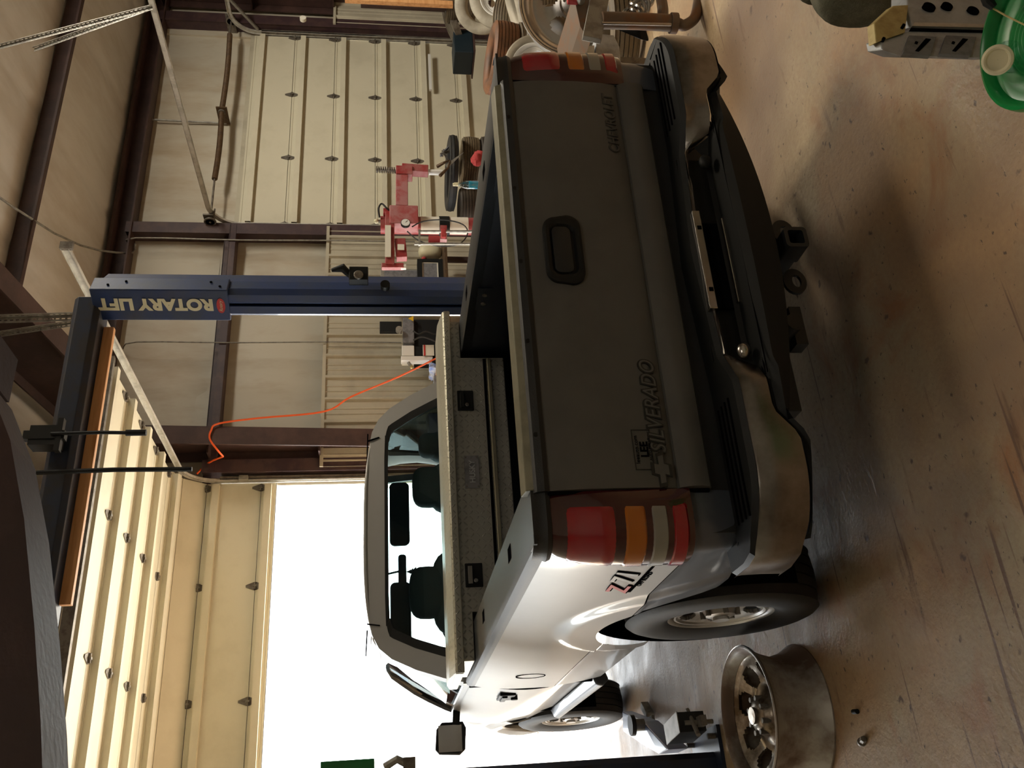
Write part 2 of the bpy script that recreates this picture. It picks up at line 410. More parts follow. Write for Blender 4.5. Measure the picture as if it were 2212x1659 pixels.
# back wall: insulation stretched outside the girts, around two door openings
OX0, OX1 = -7.40, -3.74       # open doorway
def wav(x, z): return .012*math.sin(x*5.1+z*.7)+.010*math.sin(x*2.3-z*3.1)
m = MB()
for x0, x1, z0, z1 in ((-13, -12.4, 0, 6.2), (-12.4, -8.8, 3.66, 6.2), (-8.8, OX0, 0, 6.2), (OX0, OX1, 3.66, 6.2), (OX1, 0, 0, 6.2), (0, 3.66, 3.66, 6.2), (3.66, 10, 0, 6.2)):
    m.bx(x0, x1, 0.03, .20, z0, z1, 'insul')
struct(m.build('wall_back', origin=(0, 0, 0), smooth=False))
def vinyl(x0, x1, z0, z1):
    nz = max(8, int((z1-z0)/.08)); nx = max(8, int((x1-x0)/.08))
    def f(u, v):
        x = x0+(x1-x0)*u; z = z0+(z1-z0)*v
        sag = .05*math.sin(PI*v)*(.6+.4*math.sin(x*3.4+z))
        k = (x/1.22) % 1; seam = -.03*math.exp(-((min(k, 1-k))*22)**2)
        return Vector((x, .03-.0-sag*.5+.0+wav(x, z)*.6+seam*.4, z))
    return MB().grid(f, nx, nz, 'insul')
for i, (a, b, c, d_) in enumerate(((-3.2, 3.95, 3.86, 5.0), (OX1, -.12, 2.44, 3.66), (-11, -3.3, 3.86, 5.0))):
    struct(vinyl(a, b, c, d_).build('wall_back', origin=(0, 0, 0)))
# side walls and the wall behind the camera, with its own doorway
struct(MB().bx(9.8, 10, -17, .2, 0, 8.2, 'liner').build('wall_right', origin=(0, 0, 0), smooth=False))
struct(MB().bx(-13.2, -13, -17, .2, 0, 8.2, 'liner').build('wall_left', origin=(0, 0, 0), smooth=False))
m = MB()
m.bx(-13, 10, -17.1, -16.9, 0, 8.2, 'liner')
struct(m.build('wall_front', origin=(0, 0, 0), smooth=False))
# roof blanket sagging between purlins
PUR = [-2.0, -3.6, -5.2, -6.8, -8.4, -10.0, -11.6, -13.2, -14.8]
def rf(u, v):
    x = -13+23*u; y = .2-17.2*v
    k = ((-y-.4)/1.6) % 1; sag = .05*math.sin(PI*k)
    s = (x/1.83) % 1; seam = .03*math.exp(-((min(s, 1-s))*28)**2)
    return Vector((x, y, roofz(y)-sag+seam+.012*math.sin(x*3+y*1.3)))
struct(MB().grid(rf, 230, 150, 'roofins').build('ceiling', origin=(0, 0, 0)))
# corrugated liner panels below 2.44 m
def liner(name, x0, x1, z1=2.44):
    per = .305
    def prof(x):
        k = (x/per) % 1
        if k < .10: return -.032
        if k < .16: return -.032*(1-(k-.10)/.06)
        if k > .94: return -.032*((k-.94)/.06)
        if .38 < k < .44 or .62 < k < .68: return -.008
        return 0
    n = int((x1-x0)/.01); m = MB()
    m.rings([[Vector((x0+(x1-x0)*i/n, -.20+prof(x0+(x1-x0)*i/n), z)) for i in range(n+1)] for z in (0, z1)], 'liner', closed=False, caps=(False, False))
    return struct(m.build(name, origin=(0, 0, 0), smooth=False, solid=.004, weld=False))
liner('trim_1', OX1+.12, -.12); liner('trim_2', 3.80, 9.7)
struct(MB().bx(OX1+.12, -.12, -.235, -.16, 2.43, 2.47, 'liner').build('trim_3', origin=(0, 0, 0), smooth=False))
struct(MB().bx(3.80, 9.7, -.235, -.16, 2.43, 2.47, 'liner').build('trim_4', origin=(0, 0, 0), smooth=False))
n_tr = [5]
def trim(m, **k):
    o = struct(m.build('trim_%d' % n_tr[0], origin=(0, 0, 0), smooth=False, **k)); n_tr[0] += 1; return o
def girt(x0, x1, z, y0=-.20, y1=0.0):     # C section on its side
    m = MB(); m.bx(x0, x1, y0, y1, z, z+.006, 'girt').bx(x0, x1, y0, y0+.006, z-.07, z, 'girt').bx(x0, x1, y0, y0+.02, z, z+.012, 'girt')
    m.bx(x0, x1, y0, y1, z-.075, z-.069, 'girt'); trim(m)
girt(OX1+.1, -.1, 3.72, -.21); girt(-3.3, -.1, 3.80, -.10, 0)
girt(-13, -3.4, 3.80, -.03, .02)
# door jambs and headers (channels)
def jamb(x, top, w=.10):
    trim(MB().bx(x-w/2, x+w/2, -.20, 0.02, 0, top, 'girt').bx(x-w/2-.02, x+w/2+.02, -.205, -.20, 0, top, 'girt'))
jamb(-.16, 5.05, .13); jamb(3.84, 5.05, .15); jamb(-3.58, 3.8, .12); jamb(OX0-.1, 3.8, .12)
trim(MB().bx(-.1, 3.8, -.02, .02, 3.64, 3.72, 'liner'))
trim(MB().bx(3.66, 4.2, -.012, .03, 2.47, 5.0, 'insul'))
# eave strut
trim(MB().bx(-13, 10, -.10, .02, 4.98, 5.2, 'steel_red').bx(-13, 10, -.24, .0, 4.965, 4.985, 'steel_red').bx(-13, 10, -.30, -.10, 5.17, 5.21, 'steel_red'))
for y in PUR:
    z = roofz(y); m = MB()
    m.bx(-13, 10, y-.004, y+.004, z-.22, z-.02, 'steel_red'); m.bx(-13, 10, y-.075, y, z-.226, z-.216, 'steel_red'); m.bx(-13, 10, y, y+.075, z-.03, z-.02, 'steel_red')
    m.bx(-13, 10, y-.08, y-.072, z-.226, z-.20, 'steel_red')
    trim(m)
# rigid frames: tapered column, haunch and rafter in one plane
def frame_line(x, depth0=.45, depth1=.75, fl=.26, zk=4.35, rd=.9, xr=None):
    m = MB(); t = .008
    def pl(pts):
        m.prism(pts, 'x', x-t, x+t, 'steel_red')
    pl([(-.22, 0), (-.22-depth0, 0), (-.22-depth1, zk), (-.12, 4.95), (-.12, 0)])
    xc_ = x; x = xr if xr is not None else x
    pl([(-.12, 4.95), (-.22-depth1, zk), (-16.8, roofz(-16.8)-rd), (-16.8, roofz(-16.8)-.2), (-.12, roofz(-.12)-.2)])
    def flange(p, q, w=.02):
        p = Vector((x, *p)); q = Vector((x, *q)); m.bar(p, q, fl, w, 'steel_red', up=(1, 0, 0)) if False else None
        d = (q-p).normalized(); nrm = Vector((0, -d.z, d.y))
        a = Vector((fl/2, 0, 0)); b = nrm*w/2
        m.rings([[p-a-b, p+a-b, p+a+b, p-a+b], [q-a-b, q+a-b, q+a+b, q-a+b]], 'steel_red')
    flange((-.22-depth1, zk), (-16.8, roofz(-16.8)-rd)); flange((-.1, 5.04), (-16.8, roofz(-16.8)-.2))
    x = xc_; flange((-.22-depth0, 0), (-.22-depth1, zk)); flange((-.10, 0), (-.10, 5.0))
    for z in (2.47, 3.72):
        m.bx(x-fl/2, x+fl/2, -.22-depth0*1.2, -.12, z-.01, z+.01, 'steel_red')
    trim(m)
frame_line(-3.37, .12, .42, .22, 4.45, .95, -3.22)
frame_line(4.28, .5, .95, .26)
frame_line(-11, .3, .6, .22)
# sag rod / conduits
tag(MB().tube([(-.35, -.06, 5.0), (-.36, -.225, 4.9), (-.37, -.225, 3.6), (-.38, -.26, 2.4), (-.38, -.26, 1.3)], .010, 'galv', sub=3).build('conduit', smooth=True),
    'thin galvanised conduit on the wall beside the closed door, nearest the red tyre machine', 'conduit', 'thin conduits on the wall')
tag(MB().tube([(-1.92, -.05, 4.9), (-1.93, -.225, 4.7), (-1.94, -.225, 3.6), (-1.95, -.26, 2.4), (-1.96, -.26, 1.5)], .008, 'galv', sub=3).build('conduit'),
    'thin galvanised conduit on the wall left of the blue lift post', 'conduit', 'thin conduits on the wall')
w_ = MB()
a, b = atX(0, 240, -1.0), None
w_.tube([(-2.8, -5.5, 5.6), (-1.35, -1.6, 5.33), (-.55, -.15, 5.0), (-.36, -.10, 4.93)], .013, 'galv', sub=4)
tag(w_.build('conduit'), 'thin conduit running along the ceiling down to the top corner of the wall', 'conduit', 'thin conduits on the wall')
w_ = MB().tube([(-4.2, -5.2, 5.95), (-3.2, -2.6, 5.5), (-2.9, -1.9, 5.42)], .010, 'galv')
tag(w_.build('conduit'), 'short thin conduit on the ceiling above the blue overhead beam', 'conduit')

# ---------------------------------------------------------------- sectional doors
SH = .6096; DW = 3.66
def panel_mesh(x0, flip=False):
    m = MB(); m.bx(x0, x0+DW, -.05, 0.0, 0.003, SH-.003, 'door').bx(x0, x0+DW, -.04, -.01, -.003, .004, 'gasket')
    m.bx(x0+.02, x0+DW-.02, -.056, -.048, .004, .03, 'door').bx(x0+.02, x0+DW-.02, -.056, -.048, SH-.03, SH-.004, 'door')
    return m
def strut_mesh(x0, z, mt='door'):
    m = MB()
    m.bx(x0+.03, x0+DW-.03, -.057, -.05, z-.055, z-.035, mt).bx(x0+.03, x0+DW-.03, -.057, -.05, z+.035, z+.055, mt)
    m.bx(x0+.03, x0+DW-.03, -.115, -.055, z-.038, z-.034, mt).bx(x0+.03, x0+DW-.03, -.115, -.055, z+.034, z+.038, mt)
    m.bx(x0+.03, x0+DW-.03, -.119, -.114, z-.038, z+.038, mt)
    return m
def hinge_mesh(x, z):
    m = MB(); y = -.053
    m.prism([(x-.045, z-.012), (x-.012, z-.10), (x+.012, z-.10), (x+.045, z-.012), (x+.045, z+.012), (x+.012, z+.10), (x-.012, z+.10), (x-.045, z+.012)], 'y', y, y-.006, 'galvd')
    m.cyl((x-.04, y-.014, z), (x+.04, y-.014, z), .012, 'galvd', 10); m.bx(x-.01, x+.01, y-.03, y, z-.02, z+.02, 'galvd')
    return m
def track_mesh(x, side, ztop, ylen, R=.38, z0=0.05):
    P = [(x, -.10, z0), (x, -.10, ztop-R)]
    for k in range(1, 13):
        a = PI/2*k/12; P.append((x, -.10-R*(1-math.cos(a)), ztop-R+R*math.sin(a)))
    P.append((x, -ylen, ztop+.02)); m = MB()
    # C-channel: swept profile of three strips
    for (du, dv, w, h) in ((0, 0, .004, .058), (side*.0, .028, .03, .004), (0, -.028, .03, .004)):
        R_ = []
        for i, p in enumerate(P):
            p = Vector(p); t = (Vector(P[min(i+1, len(P)-1)])-Vector(P[max(i-1, 0)])).normalized(); n = Vector((0, -t.z, t.y)); X = Vector((-side, 0, 0))
            c = p+n*dv+(X*(w/2))
            R_.append([c-X*w/2-n*h/2, c+X*w/2-n*h/2, c+X*w/2+n*h/2, c-X*w/2+n*h/2])
        m.rings(R_, 'trackm')
    return m
# closed door
dr = bpy.data.objects.new('door_1', None); col.objects.link(dr); dr.location = (0, 0, 0); struct(dr)
for k in range(6):
    z0 = k*SH; pm = panel_mesh(0.0)
    bmesh.ops.translate(pm.bm, verts=pm.bm.verts, vec=(0, 0, z0)); p = pm.build('door_panel', dr, smooth=False)
    strut_mesh(0, z0+SH-.13).build('strut', dr, smooth=False)
    if k: 
        for x in (.03, 1.22, 2.44, 3.63): hinge_mesh(x, z0).build('hinge', dr)
track_mesh(-.03, -1, 3.98, 3.95).build('track', dr, smooth=False); track_mesh(DW+.03, 1, 3.98, 3.95).build('track', dr, smooth=False)
for x in (-.03, DW+.03):
    m = MB().bx(x-.02, x+.02, -.13, 0, 0.05, 3.55, 'galvd'); m.build('track_angle', dr, smooth=False)
# torsion shaft, springs and drums
m = MB().cyl((-.12, -.26, 3.98), (3.80, -.26, 3.98), .014, 'galvd', 12); m.build('shaft', dr)
for x0, x1 in ((.62, 1.83), (1.90, 3.42)):
    m = MB(); n = int((x1-x0)/.012)
    P = []
    R_ = []
    for i in range(n*2+1):
        x = x0+(x1-x0)*i/(n*2); r = .036+(.004 if i % 2 else 0); s_ = .018*math.sin(PI*(x-x0)/(x1-x0))
        R_.append([Vector((x, -.26+r*math.cos(2*PI*j/12), 3.98-s_+r*math.sin(2*PI*j/12))) for j in range(12)])
    m.rings(R_, 'spring'); m.build('torsion_spring', dr)
for x in (-.06, 3.74):
    m = MB().cyl((x-.05, -.26, 3.98), (x+.05, -.26, 3.98), .06, 'galvd', 20).cyl((x-.05, -.26, 3.98), (x-.035, -.26, 3.98), .08, 'galvd', 20); m.build('cable_drum', dr)
    MB().bx(x-.01, x+.01, -.36, 0, 3.93, 4.06, 'galvd').build('end_bracket', dr, smooth=False)
m = MB().bx(1.855, 1.875, -.34, 0, 3.9, 4.05, 'spring').cyl((1.83, -.26, 3.98), (1.90, -.26, 3.98), .05, 'galvd'); m.build('centre_bracket', dr)
m = MB().tube([(1.865, -.02, 3.95), (1.865, -.05, 5.0)], .016, 'galv', 6); m.build('centre_support', dr)
def hanger(p, q, parent, w=.035):
    p, q = Vector(p), Vector(q); m = MB(); d = (q-p); n = max(2, int(d.length/.045)); t = d.normalized()
    s = t.cross(Vector((0, 1, 0))).normalized(); u = t.cross(s)
    # two legs of a slotted angle
    for ax, o_ in ((s, Vector((0, 0, 0))), (u, Vector((0, 0, 0)))):
        for e in (0, .62):
            a = p+ax*w*e; m.rings([[a, a+ax*w*.38, a+ax*w*.38+t.cross(ax)*.003, a+t.cross(ax)*.003], [a+d, a+d+ax*w*.38, a+d+ax*w*.38+t.cross(ax)*.003, a+d+t.cross(ax)*.003]], 'galv')
        for k in range(n):
            a = p+t*(k*.045)+ax*w*.36; m.rings([[a, a+t*.018, a+t*.018+ax*w*.3, a+ax*w*.3], [x_+t.cross(ax)*.003 for x_ in (a, a+t*.018, a+t*.018+ax*w*.3, a+ax*w*.3)]], 'galv')
    return m.build('track_hanger', parent, smooth=False)
h0 = atX(330, 16, -.03)
hanger(h0, atY(75, 107, h0.y+.6), dr); hanger(h0, atY(-10, 104, h0.y+.35), dr)
h1 = atX(500, 5, 3.69)
MB().bar((3.69, -.14, 3.6), (3.69, -1.3, 4.35), .035, .035, 'galv').build('track_hanger', dr, smooth=False)
MB().bar((-.03, -.02, 4.02), (-.03, -.42, 3.90), .04, .02, 'galvd').build('track_bracket', dr, smooth=False)
MB().tube([(-.07, -.15, 3.55), (-.07, -.15, 0.3)], .004, 'galvd', 6).build('lift_cable', dr)
MB().bx(2.55, 3.3, -.16, -.12, .98, 1.02, 'whitem').build('lock_bar', dr, smooth=False)
MB().cyl((-.13, -.17, 1.45), (-.13, -.17, 2.27), .035, 'alu_plain', 14).build('track_guard', dr)

# open door: one hanging section, the rest overhead on the level track
d2 = bpy.data.objects.new('door_2', None); col.objects.link(d2); d2.location = (OX0, 0, 0); struct(d2)
def place(mesh, name, T, parent=d2):
    for v in mesh.bm.verts: v.co = T @ v.co
    return mesh.build(name, parent, smooth=False)
def secT(p0, ang):      # local (x, y, z) with z up the section; ang 0 vertical, 90 overhead
    return Matrix.Translation(p0) @ Matrix.Rotation(ang, 4, 'X')
secs = []
# bottom edge 2.98 up to joint, then curve
def add_sec(y, z, ang, h, struts):
    T = secT(Vector((OX0, y, z)), ang)
    m = MB(); m.bx(0, DW, -.0, .05, .003, h-.003, 'door').bx(0, DW, .01, .04, -.004, .004, 'gasket')
    place(m, 'door_panel', T)
    for s_ in struts:
        st = strut_mesh(0, s_, 'door'); bmesh.ops.translate(st.bm, verts=st.bm.verts, vec=(0, .05, 0)); place(st, 'strut', T)
    return T @ Vector((0, 0, h))
def add_hinges(p, ang, xs):
    for x in xs:
        hm = hinge_mesh(x, 0); bmesh.ops.translate(hm.bm, verts=hm.bm.verts, vec=(0, .05, 0))
        place(hm, 'hinge', secT(p, ang))
HX = (.06, 1.22, 2.44, 3.6)
p = add_sec(-.05, 2.97, 0, .17, (.085,))
add_hinges(p, 0, HX)
p = add_sec(p.x*0-.05, p.z, 0, SH, (SH-.11,))
add_hinges(p, .2, HX)
p = add_sec(p.y, p.z, math.radians(38), .30, ()); 
p = add_sec(p.y, p.z, math.radians(72), SH-.30, (SH-.43,))
add_hinges(p, math.radians(80), HX)
for k in range(4):
    q_ = add_sec(p.y, p.z, math.radians(89.5), SH, (SH-.13,)); p = q_
    if k < 3: add_hinges(p, math.radians(89.5), HX)
MB().box((OX0+DW/2, p.y-.02, p.z-.02), (DW, .05, .09), 'galvd').build('top_rail', d2, smooth=False)
track_mesh(OX1+.03, 1, 3.98, 4.55).build('track', d2, smooth=False); track_mesh(OX0-.03, -1, 3.98, 4.55).build('track', d2, smooth=False)
MB().bx(OX1+.02, OX1+.06, -.13, 0, .05, 3.6, 'galvd').build('track_angle', d2, smooth=False)
MB().bx(OX1+.0, OX1+.05, -.18, -.13, 3.28, 3.38, 'galv').build('track_bracket', d2, smooth=False)
e0 = atX(165, 680, OX1+.03)
hanger(e0-Vector((0, 0, .2)), e0+Vector((0, .10, 1.30)), d2, .05); hanger(e0-Vector((0, -.05, .2)), e0+Vector((0, .45, 1.25)), d2)
MB().box((OX1+.03, -4.55, 3.99), (.06, .03, .09), 'galvd').build('track_end_clip', d2, smooth=False)

# ================================================================ wheels
def rim_mesh(r, w, nwin=5, win=(.42, .74), frac=.5, m='alum', face_a=None, dish=.03, rnd=True, barrel=None, hub=.17):
    # axis local X, outer face towards +X ; returns MB
    a0 = w/2; mb = MB(); barrel = barrel or m
    mb.lathe([(a0, r+.012), (a0+.004, r+.006), (a0, r-.004), (a0-.012, r-.012), (a0-.03, r-.02), (a0-.06, r-.035), (0, r-.05), (-a0+.05, r-.035), (-a0+.015, r-.01), (-a0, r), (-a0-.004, r+.012), (-a0+.004, r+.014),
              (-a0+.02, r+.002), (-a0+.055, r-.02), (0, r-.036), (a0-.06, r-.02), (a0-.03, r-.006), (a0-.012, r+.002), (a0, r+.012)], barrel, 56)
    fa = face_a if face_a is not None else a0-.035
    SG = 20; NR, NA = 20, nwin*20; R0_, R1 = .028, r-.02; k = mb.mi(m)
    def pt(i, j, back=0):
        t = i/NR; rr = R0_+(R1-R0_)*t; th = 2*PI*j/NA
        a = fa - dish*math.sin(PI*min(1, t*1.05))**2 + (.018 if t < .22 else 0) + (.008 if t > .93 else 0)
        return Vector((a-back, rr*math.sin(th), rr*math.cos(th)))
    def hole(i, j):
        t = (i+.5)/NR; ph = ((j+.5)/20) % 1
        if rnd:
            u = (t-(win[0]+win[1])/2)/((win[1]-win[0])/2); v = (ph-.5)/(frac/2); return u*u+v*v < 1
        return win[0] < t < win[1] and abs(ph-.5) < frac/2
    for bk in (0, .014):
        V = [[mb.bm.verts.new(pt(i, j, bk)) for j in range(NA)] for i in range(NR+1)]
        for i in range(NR):
            for j in range(NA):
                if not hole(i, j): mb.face([V[i][j], V[i+1][j], V[i+1][(j+1) % NA], V[i][(j+1) % NA]], k)
        if bk == 0: VA = V
    # window walls
    for i in range(NR):
        for j in range(NA):
            if hole(i, j):
                for (di, dj, e) in ((1, 0, ((i+1, j), (i+1, j+1))), (-1, 0, ((i, j), (i, j+1))), (0, 1, ((i, j+1), (i+1, j+1))), (0, -1, ((i, j), (i+1, j)))):
                    ii, jj = i+di, (j+dj) % NA
                    if 0 <= ii < NR and not hole(ii, jj):
                        (a_, b_), (c_, d__) = e
                        mb.face([VA[a_][b_ % NA], VA[c_][d__ % NA], V[c_][d__ % NA], V[a_][b_ % NA]], k)
    mb.cyl((fa+.018, 0, 0), (fa+.03, 0, 0), .034, m, 20); mb.cyl((fa-.03, 0, 0), (fa+.02, 0, 0), .030, m, 20)
    n = 6 if nwin != 8 else 8
    for q in range(n):
        th = 2*PI*(q+.5)/n; c = Vector((fa-.0, .07*math.sin(th), .07*math.cos(th)))
        mb.cyl(c-Vector((.02, 0, 0)), c+Vector((.016, 0, 0)), .011, 'galvd', 8)
    return mb
def tyre_mesh(R, r, w, m='tyre', grooves=4, crown=.012, bead=True):
    h = w/2; P = [(h*.72, r-.006), (h*.80, r+.004), (h*.93, r+(R-r)*.22), (h*1.0, r+(R-r)*.5), (h*.97, r+(R-r)*.74), (h*.90, R-.022), (h*.80, R-.006)]
    tw = h*.78; out = []
    ng = grooves; seg = 2*tw/(ng+1); a = tw
    T_ = []
    for g in range(ng+1):
        aa, bb = tw-seg*g, tw-seg*(g+1); gw = .004
        ra = R-crown*(aa/tw)**2; rb = R-crown*(bb/tw)**2
        T_ += [(aa-gw if g else aa, ra), (bb+gw if g < ng else bb, rb)]
        if g < ng: T_ += [(bb+gw*.8, rb-.009), (bb-gw*.8, rb-.009)]
    Q = P+T_+[(-x, y) for x, y in reversed(P)]+[(-h*.6, r-.012), (h*.6, r-.012), (h*.72, r-.006)]
    return MB().lathe(Q, m, 72)
def axisT(loc, axis, spin=0):
    return Matrix.Translation(loc) @ Vector(axis).to_track_quat('X', 'Z').to_matrix().to_4x4() @ Matrix.Rotation(spin, 4, 'X')

# ================================================================ the pickup truck
TR = thing('pickup_truck', (-6.1759, -7.8179, 0), 'pewter grey pickup truck with black bed rails, parked facing the bright open doorway', 'truck', rot=-.0304)
TZ = -.0304
def tw(x, y, z):       # truck to world
    return Vector((TR.location.x+x*math.cos(TZ)-y*math.sin(TZ), TR.location.y+x*math.sin(TZ)+y*math.cos(TZ), z))
TB = dict(parent=TR, local=True)
RA, WB = 1.06, 3.382
XB = .98
def pathp(s, r=.085, xa=.80):
    L1 = XB-r-xa
    if s < L1: return Vector((xa+s, 0, 0)), Vector((0, -1, 0))
    s -= L1; A = r*PI/2
    if s < A:
        t = s/r; return Vector((XB-r+r*math.sin(t), r-r*math.cos(t), 0)), Vector((math.sin(t), -math.cos(t), 0))
    s -= A; return Vector((XB, r+s, 0)), Vector((1, 0, 0))
SC = (XB-.085-.80)+.085*PI/2     # arc end
def s_of_y(y): return SC+(y-.085)
BEDL = 2.58
def off(s, z, ylen=None):
    o = 0
    if z > 1.0: o -= .028*((z-1.0)/.27)**2
    if z < .80: o -= .035*((.80-z)/.25)**1.5+.006
    y = s-SC+.085
    d = math.hypot(y-RA, z-.40)
    if s > SC: o += .018*max(0, min(1, (.655-d)/.045))*max(0, min(1, (z-.3)/.3)) * (1 if z > .2 else 0)
    return o
def archz(y):
    d = abs(y-RA)
    return .39+math.sqrt(.50**2-d*d) if d < .50 else 0
def skin(side, s0, s1, za, zb, mb, m, n=90, nz=14, ex=0):
    def f(u, v):
        s = s0+(s1-s0)*u; y = s-SC+.085; lo = za
        if s > SC: lo = max(za, archz(y))
        lo = min(lo, zb-.001)
        z = lo+(zb-lo)*v; p, nn = pathp(s); p = p+nn*(off(s, z)+ex)
        return Vector((p.x*side, p.y, z))
    return mb.grid(f, n, nz, m)
for side, nm in ((-1, 'left'), (1, 'right')):
    bs = MB(); skin(side, 0, s_of_y(BEDL), .82, 1.262, bs, 'pewter', 150, 22)
    bs = bs.build('bed_side', solid=.0, ang=50, **TB)
    for s0, s1, n in ((0, s_of_y(RA-.262), 50), (s_of_y(RA+.262), s_of_y(BEDL), 60)):
        lo = MB()
        def f(u, v, s0=s0, s1=s1):
            s = s0+(s1-s0)*u; y = s-SC+.085
            zb = .814; low = .555 if y > .1 else .60+0*y
            low = max(low, archz(y)) if s > SC else low
            low = min(low, zb-.001); z = low+(zb-low)*v; p, nn = pathp(s); p = p+nn*(off(s, z)-.002)
            return Vector((p.x*side, p.y, z))
        lo.grid(f, n, 12, 'dkpaint' if s0 == 0 else 'pewter'); lo.build('lower_panel', ang=50, **TB)
    # wheel well liner and arch lip
    m = MB()
    def g(u, v):
        t = PI*u-.12+.24*u*0; t = -.25+(PI+.5)*u; y = RA+.505*math.cos(t); z = .39+.505*math.sin(t)
        return Vector((side*(.955-.36*v), y, z))
    m.grid(g, 32, 3, 'hole'); m.build('wheel_well', **TB)
    # rail cap with stake pockets
    rc = MB(); prof = [(.735, 1.235), (.735, 1.283), (.745, 1.29), (.93, 1.29), (.948, 1.284), (.957, 1.265), (.957, 1.235)]
    R_ = []
    for y in [0.0+.02, .1, .6, 1.2, 1.8, 2.4, BEDL-.06, BEDL]:
        R_.append([Vector((side*(a if y < BEDL-.01 else a-.0), y if a < .9 else y+(.03 if y < .05 else 0), z)) for a, z in prof])
    rc.rings(R_, 'blackm', closed=False, caps=(False, False)); rcap = rc.build('rail_cap', solid=0, **TB)
    for y in (.50, 1.46, 1.98):
        MB().bx(side*.80, side*.85, y, y+.075, 1.2895, 1.2915, 'hole').build('stake_pocket', rcap, local=True, smooth=False)
    # inner wall and post
    iw = MB(); iw.bx(side*.735, side*.755, .03, BEDL-.02, .83, 1.285, 'liner_bed'); iw.build('bed_liner_wall', smooth=False, **TB)
    for y in (.36, 1.30):
        m = MB().bx(side*.728, side*.736, y, y+.20, 1.18, 1.25, 'liner_bed').cyl((side*.722, y+.06, 1.215), (side*.736, y+.06, 1.215), .012, 'galvd', 8).cyl((side*.722, y+.14, 1.215), (side*.736, y+.14, 1.215), .012, 'galvd', 8); m.build('liner_plate', smooth=False, **TB)
    # corner cap
    cc = MB()
    def cp(u, v):
        s = SC*1.05*u; p, nn = pathp(s); p = p+nn*(-.006+.006*math.sin(PI*min(1, v*2)))
        return Vector((p.x*side, p.y, 1.235+.055*v))
    cc.grid(cp, 14, 4, 'blackm')
    cc.bx(side*.745, side*.95, .012, .09, 1.28, 1.2895, 'blackm'); cc.build('corner_cap', **TB)
    # tail light
    tl = MB()
    def s1(z): 
        t = (z-.815)/.43; return SC+.06 - .05*t*t - .06*max(0, t-.9)*10*.6 - .03*max(0, .06-t)*10
    def lens(z0, z1, a, b, mt, ex, mb, n=16):
        def f(u, v):
            z = z0+(z1-z0)*v; e = s1(z); s = e*(a+(b-a)*u); p, nn = pathp(s); ed = min(1, 8*min(u, 1-u, v*1.0+.02, 1-v+.02))
            p = p+nn*(off(s, z)+ex*(.35+.65*ed)+.002)
            return Vector((p.x*side, p.y, z))
        return mb.grid(f, 18, n, mt)
    lens(.815, 1.245, 0.0, 1, 'dkred', .016, tl); L0 = tl.build('tail_light', **TB)
    for nm2, z0, z1, mt in (('brake_lens', 1.038, 1.208, 'redlens'), ('turn_signal_lens', .955, 1.030, 'amber'), ('reverse_lens', .892, .948, 'clear'), ('reflector_lens', .832, .885, 'redlens')):
        q = MB(); lens(z0, z1, .13, .95, mt, .021, q, 6); q.build(nm2, L0, local=True, label={'brake_lens': 'large red upper lens', 'turn_signal_lens': 'amber lens', 'reverse_lens': 'clear lens', 'reflector_lens': 'small red lower lens'}[nm2])
# bed floor, bulkhead
m = MB()
for i in range(14): m.bx(-.735+i*.105, -.735+i*.105+.075, .05, BEDL, .84, .852, 'liner_bed')
m.bx(-.75, .75, .05, BEDL, .82, .842, 'liner_bed'); m.build('bed_floor', smooth=False, **TB)
MB().bx(-.9, .9, BEDL-.03, BEDL, .6, 1.27, 'liner_bed').build('bed_front_panel', smooth=False, **TB)
# tailgate: skin with crease and rolled bottom
PT = [(.0, .742), (-.012, .75), (-.022, .78), (-.020, .815), (-.006, .842), (.004, .846), (-.004, .856), (-.012, .90), (-.016, 1.0), (-.014, 1.12), (-.008, 1.20), (.0, 1.240), (.06, 1.245), (.06, .745)]
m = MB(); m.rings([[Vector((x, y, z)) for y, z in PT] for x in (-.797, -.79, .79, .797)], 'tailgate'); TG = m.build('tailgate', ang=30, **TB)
m = MB(); PC = [(-.006, 1.236), (-.012, 1.25), (-.006, 1.272), (.004, 1.280), (.03, 1.285), (.03, 1.24)]
m.rings([[Vector((x, y, z)) for y, z in PC] for x in (-.80, -.78, .78, .80)], 'blackm'); cap = m.build('top_cap', TG, local=True)
for x in (-.62, -.3, .0, .3, .62): MB().cyl((x, -.010, 1.262), (x, -.006, 1.262), .008, 'black', 10).build('cap_screw', cap, local=True) 
m = MB(); m.rings([[Vector((x, y, z)) for y, z in ((.002, 1.276), (.016, 1.302), (.07, 1.310), (.07, 1.29), (.03, 1.276))] for x in (-.79, .79)], 'gate_edge'); m.build('top_lip', TG, local=True, smooth=False, bevel=.003, label='dull yellowish metal lip')
# handle
def rrect(cx, cz, w, h, r, n=6, top=1.0):
    P = []
    for (sx, sz, a0) in ((1, 1, 0), (-1, 1, PI/2), (-1, -1, PI), (1, -1, 1.5*PI)):
        for k in range(n+1):
            a = a0+PI/2*k/n; x = sx*(w/2-r)+r*math.cos(a); z = sz*(h/2-r)+r*math.sin(a)
            P.append((cx+x*(1 if z > 0 else top), cz+z))
    return P
m = MB(); HC = (.04, 1.118)
O = rrect(*HC, .258, .128, .045, top=1.06); I = rrect(*HC, .205, .088, .03, top=.98)
m.rings([[Vector((x, -.012, z)) for x, z in O], [Vector((x, -.026, z)) for x, z in O], [Vector((x, -.030, z)) for x, z in rrect(*HC, .235, .112, .04, top=1.06)], [Vector((x, -.026, z)) for x, z in I], [Vector((x, -.0150, z)) for x, z in rrect(*HC, .19, .075, .03)]], 'black', caps=(False, True))
hb = m.build('handle_bezel', TG, local=True)
m = MB(); A_ = rrect(HC[0], HC[1]+.004, .182, .062, .02)
